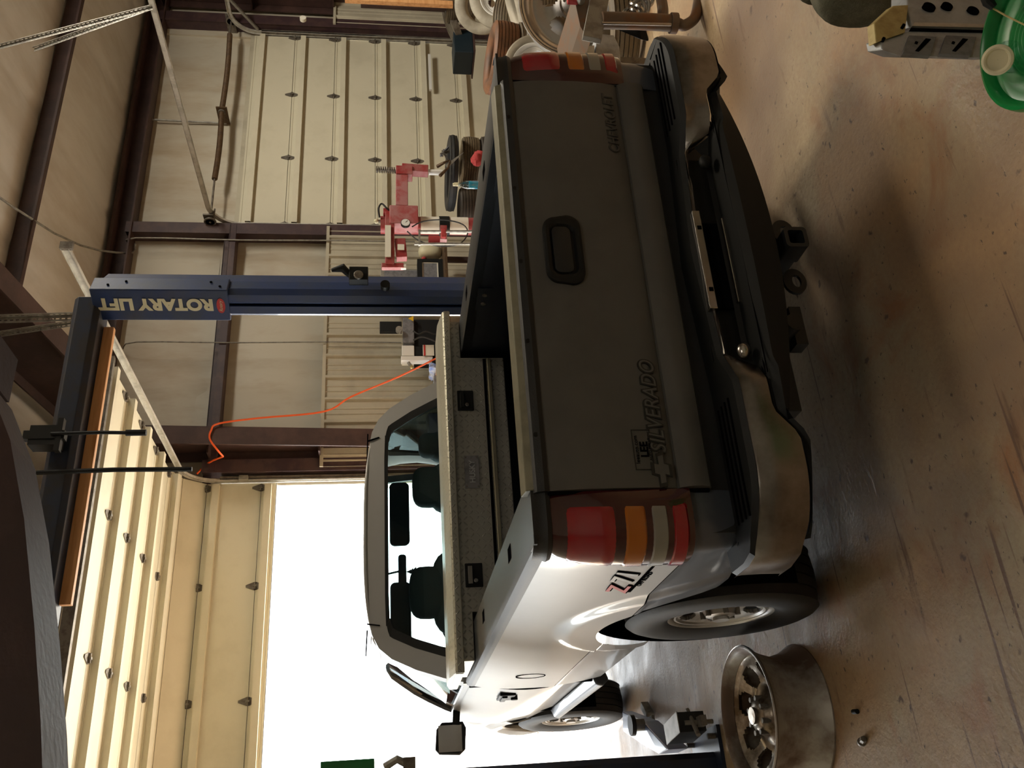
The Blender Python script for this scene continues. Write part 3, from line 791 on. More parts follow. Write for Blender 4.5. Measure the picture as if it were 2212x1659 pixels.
m.rings([[Vector((x, -.016, z)) for x, z in A_], [Vector((x, -.024, z)) for x, z in A_], [Vector((x, -.027, z)) for x, z in rrect(HC[0], HC[1]+.004, .165, .045, .015)]], 'blackm', caps=(False, True)); m.build('handle_paddle', hb, local=True)
M_['letter_edge'] = mat('dark_emblem_edge', (.018, .018, .016), .5)
M_['letter_fill'] = mat('grey_emblem_fill', (.12, .12, .112), .45, .3)
M_['letter_same'] = mat('pressed_letter_edge', (.04, .038, .034), .5)
E = lambda x, y, z: basis(Vector((x, y, z)), (1, 0, 0), (0, 0, 1))
text('emblem_lettering', 'SILVERADO', TG, E(-.690, -.013, .872), .066, 'letter_edge', .003, .0, shear=.28, xs=.88, offset=.0045, spacing=1.06, label='dark raised outline of the lower left model name')
text('emblem_lettering', 'SILVERADO', TG, E(-.690, -.0165, .872), .066, 'letter_fill', .001, shear=.28, xs=.88, offset=.0, spacing=1.06, label='grey raised letters of the model name')
text('maker_lettering', 'CHEVROLET', TG, E(.465, -.0125, .872), .054, 'letter_same', .0015, shear=.2, xs=.88, offset=.0015, spacing=1.05, label='pressed letter outlines at the lower right')
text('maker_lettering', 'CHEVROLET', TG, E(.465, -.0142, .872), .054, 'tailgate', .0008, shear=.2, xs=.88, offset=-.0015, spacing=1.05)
bt = [(-.044, -.009), (-.016, -.009), (-.020, -.024), (.013, -.024), (.018, -.009), (.048, -.009), (.043, .009), (.016, .009), (.020, .024), (-.013, .024), (-.018, .009), (-.048, .009)]
def emb(mt, s_, y0, y1): return MB().prism([(-.742+a*1.0*s_[0], .893+b*s_[1]) for a, b in bt], 'y', y0, y1, mt)
emb('letter_edge', (1.2, 1.3), -.010, -.0165).build('cross_emblem', TG, local=True, smooth=False)
emb('letter_fill', (.95, .9), -.016, -.0185).build('cross_emblem', TG, local=True, smooth=False, label='grey cross shaped badge')
# dealer sticker
m = MB(); y_ = -.0165; sx0, sx1, sz0, sz1 = -.742, -.612, .914, .972
for a, b, c, d_ in ((sx0, sx1, sz0, sz0+.0018), (sx0, sx1, sz1-.0018, sz1), (sx0, sx0+.0018, sz0, sz1), (sx1-.0018, sx1, sz0, sz1)): m.bx(a, b, y_-.0008, y_+.004, c, d_, 'letter_edge')
dc = m.build('dealer_sticker', TG, local=True, smooth=False, label='small rectangular dealer sticker')
text('sticker_text', 'LEE', dc, E(-.677, y_-.0002, .927), .034, 'hole', .0006, align='CENTER', offset=.001)
text('sticker_text', 'leeauto.com', dc, E(-.677, y_-.0002, .956), .0175, 'hole', .0004, align='CENTER', xs=1.05)
text('sticker_text', 'AUTO MALLS', dc, E(-.677, y_-.0002, .917), .011, 'hole', .0004, align='CENTER', xs=1.1)
# door edge gap strip beside the gate
MB().bx(-.808, -.798, .0, .03, .75, 1.24, 'hole').build('gate_gap', smooth=False, **TB); MB().bx(.798, .808, .0, .03, .75, 1.24, 'hole').build('gate_gap', smooth=False, **TB)
# body behind the bumper
MB().bx(-.93, .93, .02, .06, .55, .80, 'blackm').build('rear_sill', smooth=False, **TB)
# bumper --------------------------------------------------------
def bface(x):     # plan position of the bumper face
    s_ = abs(x)
    y = -.165
    if s_ < .52: y = -.095-.07*max(0, (s_-.40)/.12)
    if s_ > .78: y = -.165+.10*((s_-.78)/.21)**2
    return y
BP = []
N_ = 70
for i in range(N_+1): 
    x = -1.0+2.0*i/N_; BP.append((x, bface(x)))
side_p = [(-1.035, .12), (-1.035, .02), (-1.02, -.04)]
BP = side_p+BP+[(-a, b) for a, b in reversed(side_p)]
def bz(x):   # chrome bottom edge
    s_ = abs(x)
    if s_ < .40: return .665
    if s_ < .46: return .665-.09*(s_-.40)/.06
    if s_ < .62: return .575
    if s_ < .70: return .575-.065*(s_-.62)/.08
    return .51+.02*max(0, s_-.95)/.1
def btop(x): return .665+ .025*max(0, 1-abs(x)/.5)
m = MB(); R_ = []
for x, y in BP:
    zt, zb = btop(x), bz(x); n = -1
    dent = .025*math.exp(-((x-.52)/.035)**2)+.02*math.exp(-((x-.33)/.04)**2)
    R_.append([Vector((x, y+.03, zt)), Vector((x, y+.004, zt+.001)), Vector((x, y-.006+dent, zt-.012)), Vector((x, y-.012+dent, zt*.5+zb*.5)), Vector((x, y-.008, zb+.006)), Vector((x, y+.02, zb))])
m.rings(R_, 'chromed', closed=False, caps=(False, False), ); bump = m.build('rear_bumper', ang=50, label='dented chrome bumper bar', **TB)
# step pad on top
m = MB(); R_ = []
for x, y in BP:
    zt = btop(x); yi = .03 if abs(x) < .99 else y+.02
    if abs(x) >= 1.0: xi = math.copysign(.96, x); R_.append([Vector((xi, max(y, .02), zt+.005)), Vector((xi, max(y, .02), zt+.018)), Vector((x-math.copysign(.01, x), y+.0, zt+.014)), Vector((x, y, zt))])
    else: R_.append([Vector((x, yi, zt+.005)), Vector((x, yi, zt+.018)), Vector((x, y+.012, zt+.016)), Vector((x, y-.002, zt))])
m.rings(R_, 'black', closed=False, caps=(False, False)); pad = m.build('step_pad', bump, local=True)
for sx in (-1, 1):
    for k in range(4):
        q = MB(); q.bx(sx*.55, sx*.92, -.015-k*.03, -.010-k*.03, .680, .6865, 'hole'); q.build('pad_groove', pad, local=True, smooth=False)
# lower black valance with the dropped centre step
m = MB(); R_ = []
for i in range(61):
    x = -.97+1.94*i/60; s_ = abs(x); yf = -.205+.03*(s_/.62)**2+.10*max(0, (s_-.62)/.35)**1.6
    zt = bz(x)-.002 if s_ > .42 else .60
    zl = .462+.075*(min(s_, .66)/.66)**2 if s_ < .66 else bz(x)-.012
    if s_ > .62: yf = max(yf, bface(x)+.0)
    zt2 = min(zt, .585)
    R_.append([Vector((x, bface(x)+.005, zt if s_ > .40 else .60)), Vector((x, bface(x)-.004, zt2)), Vector((x, yf+.02, zt2-.008)), Vector((x, yf, zt2-.03)), Vector((x, yf+.01, zl)), Vector((x, yf+.08, zl-.01))])
m.rings(R_, 'black', closed=False, caps=(False, False)); val = m.build('lower_valance', bump, local=True)
for k in range(4):
    MB().bx(-.5, .5, -.135-.015*k, -.131-.015*k, .575, .5775, 'hole').build('pad_groove', val, local=True, smooth=False)
# licence plate recess
m = MB(); m.bx(-.40, .40, -.06, -.05, .575, .69, 'black'); m.build('recess_panel', bump, local=True, smooth=False)
m = MB(); m.bx(-.215, .115, -.078, -.060, .588, .662, 'hole'); m.build('plate_opening', bump, local=True, smooth=False)
MB().bx(-.215, .115, -.112, -.075, .578, .592, 'chrome').build('plate_ledge', bump, local=True, smooth=False, bevel=.003)
m = MB(); m.bx(-.24, .14, -.115, -.085, .663, .690, 'chrome'); pp = m.build('plate_strip', bump, local=True, smooth=False, bevel=.003)
for x in (-.17, .07): MB().bx(x-.007, x+.007, -.1165, -.1145, .668, .682, 'hole').build('square_hole', pp, local=True, smooth=False)
for x in (-.405, .33): MB().blob((x, -.135, .618), (.028, .02, .022), 'chrome' if x < 0 else 'black', 14).build('plate_lamp', bump, local=True)
# hitch, frame, axle, spare tyre and exhaust under the tail
m = MB(); m.bx(-.52, .52, .06, .13, .37, .44, 'blackm'); m.bx(-.03, .03, -.10, .5, .345, .405, 'blackm')
hitch = m.build('tow_hitch', smooth=False, bevel=.004, **TB)
m = MB(); O = [Vector((x, -.17, z)) for x, z in rrect(.0, .375, .078, .078, .014)]; I = [Vector((x, -.17, z)) for x, z in rrect(.0, .375, .052, .052, .008)]
m.frame(O, I, (0, .09, 0), 'blackm'); m.build('receiver_tube', hitch, local=True, smooth=False)
for sx in (-1, 1):
    m = MB(); c = Vector((sx*.10, -.06, .355)); O = []; I = []
    for k in range(20):
        a = 2*PI*k/20; O.append(c+Vector((.048*math.cos(a), 0, .04*math.sin(a)))); I.append(c+Vector((.024*math.cos(a), 0, .016*math.sin(a)-.006)))
    m.frame(O, I, (0, .012, 0), 'blackm'); m.build('chain_loop', hitch, local=True)
m = MB().cyl((-.28, -.10, .41), (-.28, .1, .43), .03, 'blackm', 14).bx(-.34, -.2, -.06, 0, .36, .40, 'blackm'); m.build('trailer_socket', hitch, local=True)
MB().bx(-.55, -.47, .05, 4.9, .48, .60, 'blackm').build('frame_rail', smooth=False, **TB); MB().bx(.47, .55, .05, 4.9, .48, .60, 'blackm').build('frame_rail', smooth=False, **TB)
m = MB().cyl((-.80, RA, .39), (.80, RA, .39), .045, 'blackm').blob((.05, RA-.0, .39), (.17, .17, .15), 'blackm', 18); m.build('rear_axle', **TB)
m = MB().tube([(.45, 2.2, .45), (.5, 1.0, .62), (.62, .6, .5), (.66, .25, .48), (.72, .1, .46)], .03, 'spring', 10, sub=3); m.build('exhaust_pipe', **TB)
t_ = tyre_mesh(.37, .2, .22); [setattr(v, 'co', Matrix.Translation((0, .62, .56)) @ Matrix.Rotation(PI/2, 4, 'Y') @ v.co) for v in t_.bm.verts]; t_.build('spare_tyre', **TB)
# wheels
def wheel(x, y, side, steer=0):
    w = bpy.data.objects.new('wheel', None); col.objects.link(w); w.parent = TR; w.location = (x*side, y, .388)
    w.rotation_euler = (0, 0, (0 if side > 0 else PI)+steer)
    a = tyre_mesh(.388, .208, .262).build('tyre', w, local=True)
    r_ = rim_mesh(.205, .20, 5, (.50, .88), .60, 'alum', face_a=.090, dish=.018).build('rim', w, local=True)
    MB().cyl((-.09, 0, 0), (.0, 0, 0), .15, 'blackm', 28).build('brake_drum', w, local=True)
for x, y, sd, st in ((.855, RA, -1, 0), (.855, RA, 1, 0), (.855, RA+WB, -1, .05), (.855, RA+WB, 1, 0)): wheel(x, y, sd, st)
# fuel door outline, side badge
m = MB(); ring = [Vector((-(XB+.002), 2.18+.065*math.cos(a), 1.0+.075*math.sin(a))) for a in [2*PI*k/28 for k in range(28)]]
ring2 = [Vector((p.x, 2.18+(p.y-2.18)*.93, 1.0+(p.z-1.0)*.93)) for p in ring]; m.frame(ring, ring2, (.003, 0, 0), 'hole'); m.build('fuel_door', **TB)
SB = lambda y, z, x=-.988: basis(Vector((x, y, z)), (0, -1, 0), (0, 0, 1))
m = MB()
# Z71 decal : Z red, 71 pale, dark shadow
def decal(pts, mt, ex, nm='side_decal', lab=None):
    MB().prism(pts, 'x', -(XB+ex), -(XB+ex-.0012), mt).build(nm, side_decal, local=True, smooth=False, label=lab)
side_decal = None
m = MB().prism([(.500, .895), (.500, .905), (.16, .905), (.16, .895)], 'x', -(XB+.0015), -(XB+.0005), 'hole'); side_decal = m.build('side_decal', smooth=False, label='red and pale off road stickers', **TB)
def tf(body, y, z, size, mt, ex, sh=.35, xs=1.3, of=.002): text('decal_letter', body, side_decal, basis(Vector((-(XB+ex), y, z)), (0, -1, 0), (0, 0, 1)), size, mt, .0006, shear=sh, xs=xs, offset=of)
tf('Z', .497, .912, .105, 'hole', .0022, of=.005); tf('71', .37, .925, .105, 'hole', .0022, of=.005)
M_['decalred'] = mat('red_sticker', (.6, .02, .04), .4); M_['decalw'] = mat('pale_sticker', (.55, .58, .6), .4)
tf('Z', .500, .916, .105, 'decalred', .004); tf('71', .373, .929, .105, 'decalw', .004)
tf('OFF ROAD', .42, .882, .022, 'hole', .002, .2, 1.6, .0005)
# ---------------- cab
def ry(z): return 2.62+max(0, z-1.28)*.34
def cx(z):
    T_ = [(1.24, .935), (1.30, .925), (1.40, .895), (1.55, .835), (1.68, .765), (1.75, .70), (1.79, .62), (1.81, .52)]
    if z <= T_[0][0]: return T_[0][1]
    for (a, b), (c, d_) in zip(T_, T_[1:]):
        if z <= c: return b+(d_-b)*(z-a)/(c-a)
    return .52
zs = [1.24, 1.30, 1.40, 1.48, 1.55, 1.62, 1.68, 1.72, 1.75, 1.775, 1.79, 1.80]
outer = [Vector((-cx(z), ry(z), z)) for z in zs]+[Vector((x, ry(1.815), 1.815+.008*(1-(x/.5)**2))) for x in (-.45, -.25, 0, .25, .45)]+[Vector((cx(z), ry(z), z)) for z in reversed(zs)]
wz = [1.30, 1.33, 1.40, 1.48, 1.55, 1.60, 1.645, 1.67, 1.69, 1.70, 1.706, 1.71]
def cw(z): return cx(z)-.115
inner = [Vector((-cw(z) if z < 1.70 else -cw(1.70)+(.02 if z < 1.706 else .05), ry(z)-.002, z)) for z in wz]+[Vector((x, ry(1.715), 1.715)) for x in (-.42, -.2, 0, .2, .42)]+[Vector((cw(z) if z < 1.70 else cw(1.70)-(.02 if z < 1.706 else .05), ry(z)-.002, z)) for z in reversed(wz)]
m = MB(); m.frame(outer, inner, (0, .05, 0), 'pewter')
m.bx(-.935, .935, 2.62, 2.68, .60, 1.30, 'pewter'); cab = m.build('cab', ang=40, **TB)
# black window seal ring and glass
inner2 = [Vector((p.x*.93, p.y+.0, 1.50+(p.z-1.50)*.90)) for p in inner]
inner2 = [Vector((p.x, ry(p.z)-.001, p.z)) for p in inner2]
MB().frame([p+Vector((0, -.004, 0)) for p in inner], inner2, (0, .02, 0), 'black').build('window_seal', cab, local=True, smooth=False)
m = MB(); k = m.mi('glass'); m.face([m.bm.verts.new(p+Vector((0, .012, 0))) for p in inner2], k); m.build('rear_window', cab, local=True, smooth=False)
# roof
def roof(u, v):
    z0 = [(-1, 0)]
    t = v; y = ry(1.8)+(3.62-ry(1.8))*u
    a = -1+2*t; x = .70*a/ (1 if abs(a) < .0001 else 1); e = abs(a)
    z = 1.755+.075*(1-e**3.2)+.02*math.sin(PI*min(1, u+.1))
    if e > .999: z = 1.745
    return Vector((x*(1-.04*(1-math.sin(PI*.5*min(1, u*4+.2)))*0), y, z))
MB().grid(roof, 12, 24, 'pewter').build('roof', cab, local=True, solid=.02)
for sx in (-1, 1): MB().bar((sx*.60, ry(1.8)-.01, 1.815), (sx*.585, 3.6, 1.84), .012, .008, 'hole').build('roof_seam', cab, local=True, smooth=False)
for sx in (-1, 1): MB().bar((sx*.56, ry(1.80)-.004, 1.815), (sx*.575, ry(1.74)-.004, 1.745), .012, .006, 'hole', up=(1, 0, 0)).build('pillar_seam', cab, local=True, smooth=False)
# sides: door with window frame
def side_frame(side):
    O = []; I = []
    front = [(4.10, 1.24), (3.95, 1.36), (3.80, 1.48), (3.68, 1.60), (3.58, 1.70), (3.50, 1.755)]
    back = [(ry(z), z) for z in (1.24, 1.36, 1.48, 1.60, 1.70, 1.755)]
    bo = back+[(2.95, 1.772), (3.2, 1.775), (3.4, 1.77)]+list(reversed(front))
    bi = [(2.76, 1.29), (2.78, 1.36), (2.82, 1.48), (2.87, 1.60), (2.92, 1.66), (2.97, 1.70), (3.1, 1.712), (3.2, 1.714), (3.3, 1.71), (3.42, 1.68), (3.50, 1.62), (3.60, 1.54), (3.70, 1.45), (3.83, 1.33), (3.87, 1.29)]
    P = lambda y, z: Vector((side*cx(z), y, z))
    m = MB(); m.frame([P(*q) for q in bo], [P(*q) for q in bi], (-side*.05, 0, 0), 'pewter'); fr = m.build('side_window_frame', cab, local=True, ang=40)
    m = MB(); m.face([m.bm.verts.new(P(y, z)-Vector((side*.02, 0, 0))) for y, z in bi], m.mi('sideglass')); m.build('side_window', cab, local=True, smooth=False)
    m = MB()
    def f(u, v):
        y = 2.64+(4.16-2.64)*u; z = .56+(1.26-.56)*v; b = .935+.045*math.sin(PI*min(1, max(0, (1.26-z)/.62)))-(.03*((.75-z)/.2) if z < .75 else 0)
        return Vector((side*b, y, z))
    m.grid(f, 24, 14, 'pewter', mf=lambda u, v: 'pewter' if v > .36 else 'pewter'); dd = m.build('door', **TB)
    MB().bx(side*.86, side*.958, 2.583, 2.618, .60, 1.27, 'hole').build('cab_gap', dd, local=True, smooth=False)
    m = MB(); m.bx(side*.975, side*1.0, 2.78, 2.93, 1.045, 1.075, 'black').bx(side*.974, side*.99, 2.76, 2.95, 1.0, 1.09, 'black').cyl((side*.975, 2.855, 1.0), (side*1.003, 2.855, 1.0), .02, 'black', 12); m.build('door_handle', dd, local=True, smooth=False, bevel=.004)
    # mirror
    m = MB(); m.bar((side*.93, 3.80, 1.26), (side*1.03, 3.78, 1.27), .10, .045, 'black')
    m.rings([[Vector((side*a, 3.74+dy, z)) for a, z in ((1.0+e, 1.225+e), (1.0+e, 1.36-e), (1.04+e, 1.395-e), (1.16-e, 1.405-e), (1.19-e, 1.38-e), (1.20-e, 1.25+e), (1.17-e, 1.215+e), (1.04+e, 1.205+e))] for dy, e in ((0, .008), (.01, 0), (.06, .0), (.10, .02), (.12, .05))], 'black')
    mi = m.build('side_mirror', cab, local=True); m = MB(); m.bx(side*1.02, side*1.18, 3.736, 3.739, 1.235, 1.385, 'chrome'); m.build('mirror_glass', mi, local=True, smooth=False)
for sd in (-1, 1): side_frame(sd)
# rocker tube board
for sd in (-1, 1):
    m = MB(); m.prism([(sd*.92, .60), (sd*.975, .575), (sd*.985, .54), (sd*.95, .50), (sd*.90, .52)], 'y', 2.62, 4.05, 'dkpaint'); m.build('rocker_panel', smooth=False, bevel=.01, **TB)
# front clip
for sd in (-1, 1):
    m = MB(); fa_y = RA+WB
    def f(u, v, sd=sd):
        y = 4.10+1.22*u; d = abs(y-fa_y); lo = .39+math.sqrt(max(0, .48**2-d*d)) if d < .48 else .52
        lo = min(lo, 1.2); z = lo+(1.16-lo)*v+.06*(1-u)*v; b = .94+.035*math.sin(PI*v)+(.03*max(0, min(1, (.62-math.hypot(y-fa_y, z-.39))/.05)))
        b -= .10*max(0, u-.85)/.15
        return Vector((sd*b, y, z))
    m.grid(f, 50, 12, 'pewter'); m.build('front_fender', solid=.01, ang=50, **TB)
    m = MB()
    m.grid(lambda u, v, sd=sd: Vector((sd*(.93-.3*v), fa_y+.49*math.cos(-.2+(PI+.4)*u), .39+.49*math.sin(-.2+(PI+.4)*u))), 24, 2, 'hole'); m.build('wheel_well', **TB)
m = MB()
def hood(u, v):
    x = -.93+1.86*v; y = 4.12+1.2*u; return Vector((x, y, 1.20+.07*(1-(x/.93)**4)-.10*u**2))
m.grid(hood, 16, 20, 'pewter'); m.build('hood', solid=.01, **TB)
m = MB().bx(-.86, .86, 5.25, 5.36, .62, 1.14, 'black').bx(-.95, .95, 5.33, 5.46, .48, .66, 'chrome'); m.build('front_bumper', smooth=False, bevel=.02, **TB)
m = MB(); wsO = [Vector((-.86, 4.12, 1.25)), Vector((-.62, 3.60, 1.765)), Vector((.62, 3.60, 1.765)), Vector((.86, 4.12, 1.25))]
wsI = [Vector((-.80, 4.08, 1.28)), Vector((-.58, 3.62, 1.735)), Vector((.58, 3.62, 1.735)), Vector((.80, 4.08, 1.28))]
m.frame(wsO, wsI, (0, -.03, -.02), 'trimgrey'); m.build('windscreen_frame', cab, local=True, smooth=False)
m = MB(); m.face([m.bm.verts.new(p) for p in wsI], m.mi('glass')); m.build('windscreen', cab, local=True, smooth=False)
# cab interior
m = MB().rings([[Vector((x, y, z)) for x in (-.84, .84) for z in (0,)] and [Vector((-.84, y, a)), Vector((.84, y, a)), Vector((.84, y, b)), Vector((-.84, y, b))] for y, a, b in ((3.70, .95, 1.20), (3.85, .9, 1.235), (4.08, .9, 1.24))], 'trimgrey'); m.build('dashboard', cab, local=True, bevel=.02)
m = MB().rings([[Vector((.30*math.cos(t)*0-.40+.19*math.cos(t)+.016*math.cos(t)*math.cos(q), 3.55+.05*math.sin(t)+.0, 1.16+.18*math.sin(t)+.016*math.sin(q))) for q in [2*PI*k/8 for k in range(8)]] for t in [2*PI*j/32 for j in range(33)]], 'seat', caps=(False, False)); m.build('steering_wheel', cab, local=True)
for x, w_, h_, zc, rr in ((-.36, .155, .115, 1.46, .05), (.30, .13, .105, 1.44, .05), (.58, .08, .09, 1.41, .05)):
    sb = MB(); sb.blob((x, 2.95, 1.20), (w_*1.7 if x < 0 else w_*1.3, .085, .24), 'seat', 24, .55); s__ = sb.build('seat_back', cab, local=True)
    MB().blob((x, 2.93, zc), (w_, .06, h_), 'seat', 24, .6).cyl((x-.05, 2.94, 1.3), (x-.05, 2.94, zc), .007, 'galvd', 8).cyl((x+.05, 2.94, 1.3), (x+.05, 2.94, zc), .007, 'galvd', 8).build('headrest', s__, local=True)
MB().bx(-.75, .75, 2.95, 3.40, .82, 1.0, 'seat').build('seat_cushion', cab, local=True, bevel=.04)
for x0, x1 in ((-.58, -.13), (.12, .57)):
    m = MB(); m.rings([[Vector((x, 3.56-(1.69-z)*.05+d_, z)) for x, z in rrect((x0+x1)/2, 1.615, x1-x0, .135, .035)] for d_ in (0, .02)], 'seat'); m.build('sun_visor', cab, local=True)
m = MB(); m.rings([[Vector((x, 3.60+d_, z)) for x, z in rrect(-.04, 1.60, .22, .055, .02)] for d_ in (0, .03)], 'seat'); m.cyl((-.04, 3.62, 1.62), (-.04, 3.68, 1.70), .008, 'seat', 8); rv = m.build('rear_view_mirror', cab, local=True)
# black headliner
MB().bx(-.60, .60, ry(1.75)+.02, 3.58, 1.742, 1.752, 'trimgrey').build('headliner', cab, local=True, smooth=False)
# air freshener hanging on the mirror (own thing)
tree = [(0, .06), (.008, .045), (.004, .045), (.018, .028), (.010, .030), (.026, .010), (.014, .013), (.033, -.010), (.006, -.006), (.006, -.026), (.016, -.026), (.016, -.034), (-.016, -.034), (-.016, -.026), (-.006, -.026), (-.006, -.006), (-.033, -.010), (-.014, .013), (-.026, .010), (-.010, .030), (-.018, .028), (-.004, .045), (-.008, .045)]
c = tw(-.05, 3.60, 1.515); m = MB(); m.prism([(c.x+a*1.1, c.z+b) for a, b in tree], 'y', c.y, c.y+.003, 'seat'); m.cyl((c.x, c.y+.0015, c.z+.055), (c.x, c.y+.0015, 1.585), .0012, 'seat', 6)
tag(m.build('air_freshener', smooth=False), 'dark tree shaped air freshener hanging from the mirror inside the truck cab', 'air freshener')

# ---------------- tool box (rests on the bed rails)
bxo = thing('truck_tool_box', tw(0, 2.18, 1.292), 'diamond plate aluminium tool box spanning the truck bed behind the cab', 'tool box', rot=TZ)
o_ = Vector((0, 2.18, 1.292))
def tbuild(m, n, **k):
    bmesh.ops.translate(m.bm, verts=m.bm.verts, vec=-o_); return m.build(n, bxo, local=True, **k)
body = tbuild(MB().bx(-.70, .70, 1.965, 2.44, 1.055, 1.30, 'tbx'), 'body', smooth=False, bevel=.004)
body2 = tbuild(MB().bx(-.93, .93, 1.965, 2.44, 1.293, 1.348, 'tbx'), 'upper_body', smooth=False, bevel=.003)
tbuild(MB().bx(-.69, .69, 1.955, 1.967, 1.128, 1.150, 'alu_plain'), 'shiny_strip', smooth=False, bevel=.004, label='shiny plain aluminium strip')
tbuild(MB().bx(-.69, .69, 1.960, 1.967, 1.156, 1.172, 'hole'), 'dark_groove', smooth=False)
m = MB(); PL = [(1.945, 1.345), (1.945, 1.380), (1.955, 1.388), (2.10, 1.408), (2.33, 1.408), (2.455, 1.388), (2.455, 1.345)]
m.rings([[Vector((x, y, z)) for y, z in PL] for x in (-.985, .985)], 'tbxt')
lid = tbuild(m, 'lid', smooth=False, bevel=.003)
m = MB(); m.bx(-.985, .985, 1.9425, 1.947, 1.350, 1.378, 'tbx'); tbuild(m, 'lid_lip', smooth=False)
tbuild(MB().bx(-.988, -.984, 1.96, 2.44, 1.350, 1.386, 'tbxe'), 'lid_end', smooth=False); tbuild(MB().bx(.984, .988, 1.96, 2.44, 1.350, 1.386, 'tbxe'), 'lid_end', smooth=False)
for x in (.435, -.52):
    m = MB(); m.bx(x-.06, x+.06, 1.958, 1.967, 1.235, 1.322, 'black'); mm = tbuild(m, 'latch', smooth=False, bevel=.004)
    q = MB(); q.bx(x-.045, x+.045, 1.948, 1.958, 1.285, 1.308, 'chrome' if x < 0 else 'black').cyl((x-.03, 1.945, 1.27), (x-.03, 1.958, 1.27), .011, 'chrome', 12)
    bmesh.ops.translate(q.bm, verts=q.bm.verts, vec=-o_); q.build('paddle', mm, local=True, smooth=False, bevel=.002)
m = MB(); m.bx(-.065, .215-.1, 1.961, 1.967, 1.225, 1.30, 'gasket')
for a, b in ((-.055, 1.233), (-.055, 1.292), (.105, 1.233), (.105, 1.292)): m.cyl((a, 1.958, b), (a, 1.962, b), .004, 'galvd', 8)
pl_ = tbuild(m, 'name_plate', smooth=False)
text('plate_text', 'HUSKY', pl_, basis(Vector((.025, 1.9595, 1.247))-o_, (1, 0, 0), (0, 0, 1)), .042, 'castal', .0008, align='CENTER', offset=.001, xs=.95)

# ================================================================ two post lift
LY = -5.2
LF = thing('two_post_lift', (-6.0, LY, 0), 'blue two post car lift with a tall lettered post and an overhead beam', 'car lift')
def post(side, corner, ang, wf, wt, lip, mt, name='post'):
    # corner: plan point of the corner nearest the camera; wf width of the outer face, wt width of the face turned to the truck
    c = Vector((corner[0], corner[1], 0)); a = Vector((math.cos(ang), math.sin(ang), 0)); b = Vector((-side*math.sin(ang)*side, math.cos(ang), 0))
    a = a*side; b = Vector((-math.sin(ang), math.cos(ang), 0))
    def W_(u, v): q = c+a*u+b*v; return (q.x, q.y)
    ch = .03
    pts = [W_(ch, 0), W_(wf, 0), W_(wf+.16, .05), W_(wf+.16, wt), W_(ch, wt), W_(0, wt-ch), W_(0, wt-lip), W_(.015, wt-lip), W_(.015, wt-.02), W_(wf+.10, wt-.02), W_(wf+.10, .06), W_(.015, .02), W_(.015, lip*1.0+.02), W_(0, lip), W_(0, ch)]
    m = MB(); m.prism(pts, 'z', .01, 3.46, mt); m.build(name, LF, smooth=False)
    m = MB(); m.prism([W_(-.12, -.08), W_(wf+.24, -.08), W_(wf+.24, wt+.08), W_(-.12, wt+.08)], 'z', 0, .02, 'bluedk'); bp = m.build('base_plate', LF, smooth=False)
    for u, v in ((-.07, -.04), (wf+.2, -.04), (-.07, wt+.04), (wf+.2, wt+.04)):
        q = W_(u, v); MB().cyl((q[0], q[1], .02), (q[0], q[1], .06), .014, 'galvd', 8).build('anchor_bolt', bp)
    m = MB(); m.prism([W_(.03, .07), W_(wf+.06, .07), W_(wf+.06, wt-.06), W_(.03, wt-.06)], 'z', .12, .85, 'bluedk'); m.build('carriage', LF, smooth=False)
    return W_, a, b
PC_ = atY(960, 632, LY-.12)
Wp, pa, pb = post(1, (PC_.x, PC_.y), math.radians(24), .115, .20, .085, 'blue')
def Wq(u, v): q = Wp(u, v); return q
# cover box with lettering near the top of the right post
m = MB(); m.prism([Wp(-.012, -.012), Wp(.128, -.012), Wp(.128, .215), Wp(-.012, .215)], 'z', 2.68, 3.50, 'blue')
for v in m.bm.verts:
    pass
cov = m.build('post_cover', LF, smooth=False, bevel=.006, label='dusty blue cover box with cream lettering')
co = wloc(cov)
def onface(v, z, e=.0145):      # point on the lettered face
    q = Wp(-e, v); return Vector((q[0], q[1], z))
text('cover_lettering', 'ROTARY LIFT', cov, basis(onface(.058, 2.775)-co, (0, 0, 1), pb)@Matrix.Scale(1, 4),   .112, 'cream', .001, xs=1.0, offset=.006, spacing=1.03, label='cream lettering')
m = MB(); O = [onface(.102+.055*math.cos(a), 2.73+.026*math.sin(a), .0125) for a in [2*PI*k/28 for k in range(28)]]
m.rings([O, [p-pa*.002 for p in O]], 'reddec'); ov = m.build('oval_logo', cov, smooth=False, label='small red oval logo')
text('logo_text', 'Rotary', ov, basis(onface(.145, 2.721, .0152)-wloc(ov), -pb, (0, 0, 1)),   .029, 'cream', .0004, shear=.3, xs=1.0)
for u, z in ((.03, 2.73), (.08, 2.79), (.04, 3.4), (.08, 3.3)):
    q = Wp(u, -.013); q2 = Wp(u, -.018); MB().cyl((*q, z), (*q2, z), .008, 'hole', 8).build('cover_screw', cov, smooth=False)
# left post, mirrored
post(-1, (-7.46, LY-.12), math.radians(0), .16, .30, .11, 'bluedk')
# overhead beam
m = MB(); m.prism([(LY-.0, 3.46), (LY-.03, 3.49), (LY-.03, 3.59), (LY-.0, 3.62), (LY+.16, 3.62), (LY+.19, 3.59), (LY+.19, 3.49), (LY+.16, 3.46)], 'x', -7.9, -4.60, 'bluedk'); m.build('overhead_beam', LF, smooth=False, bevel=.004)
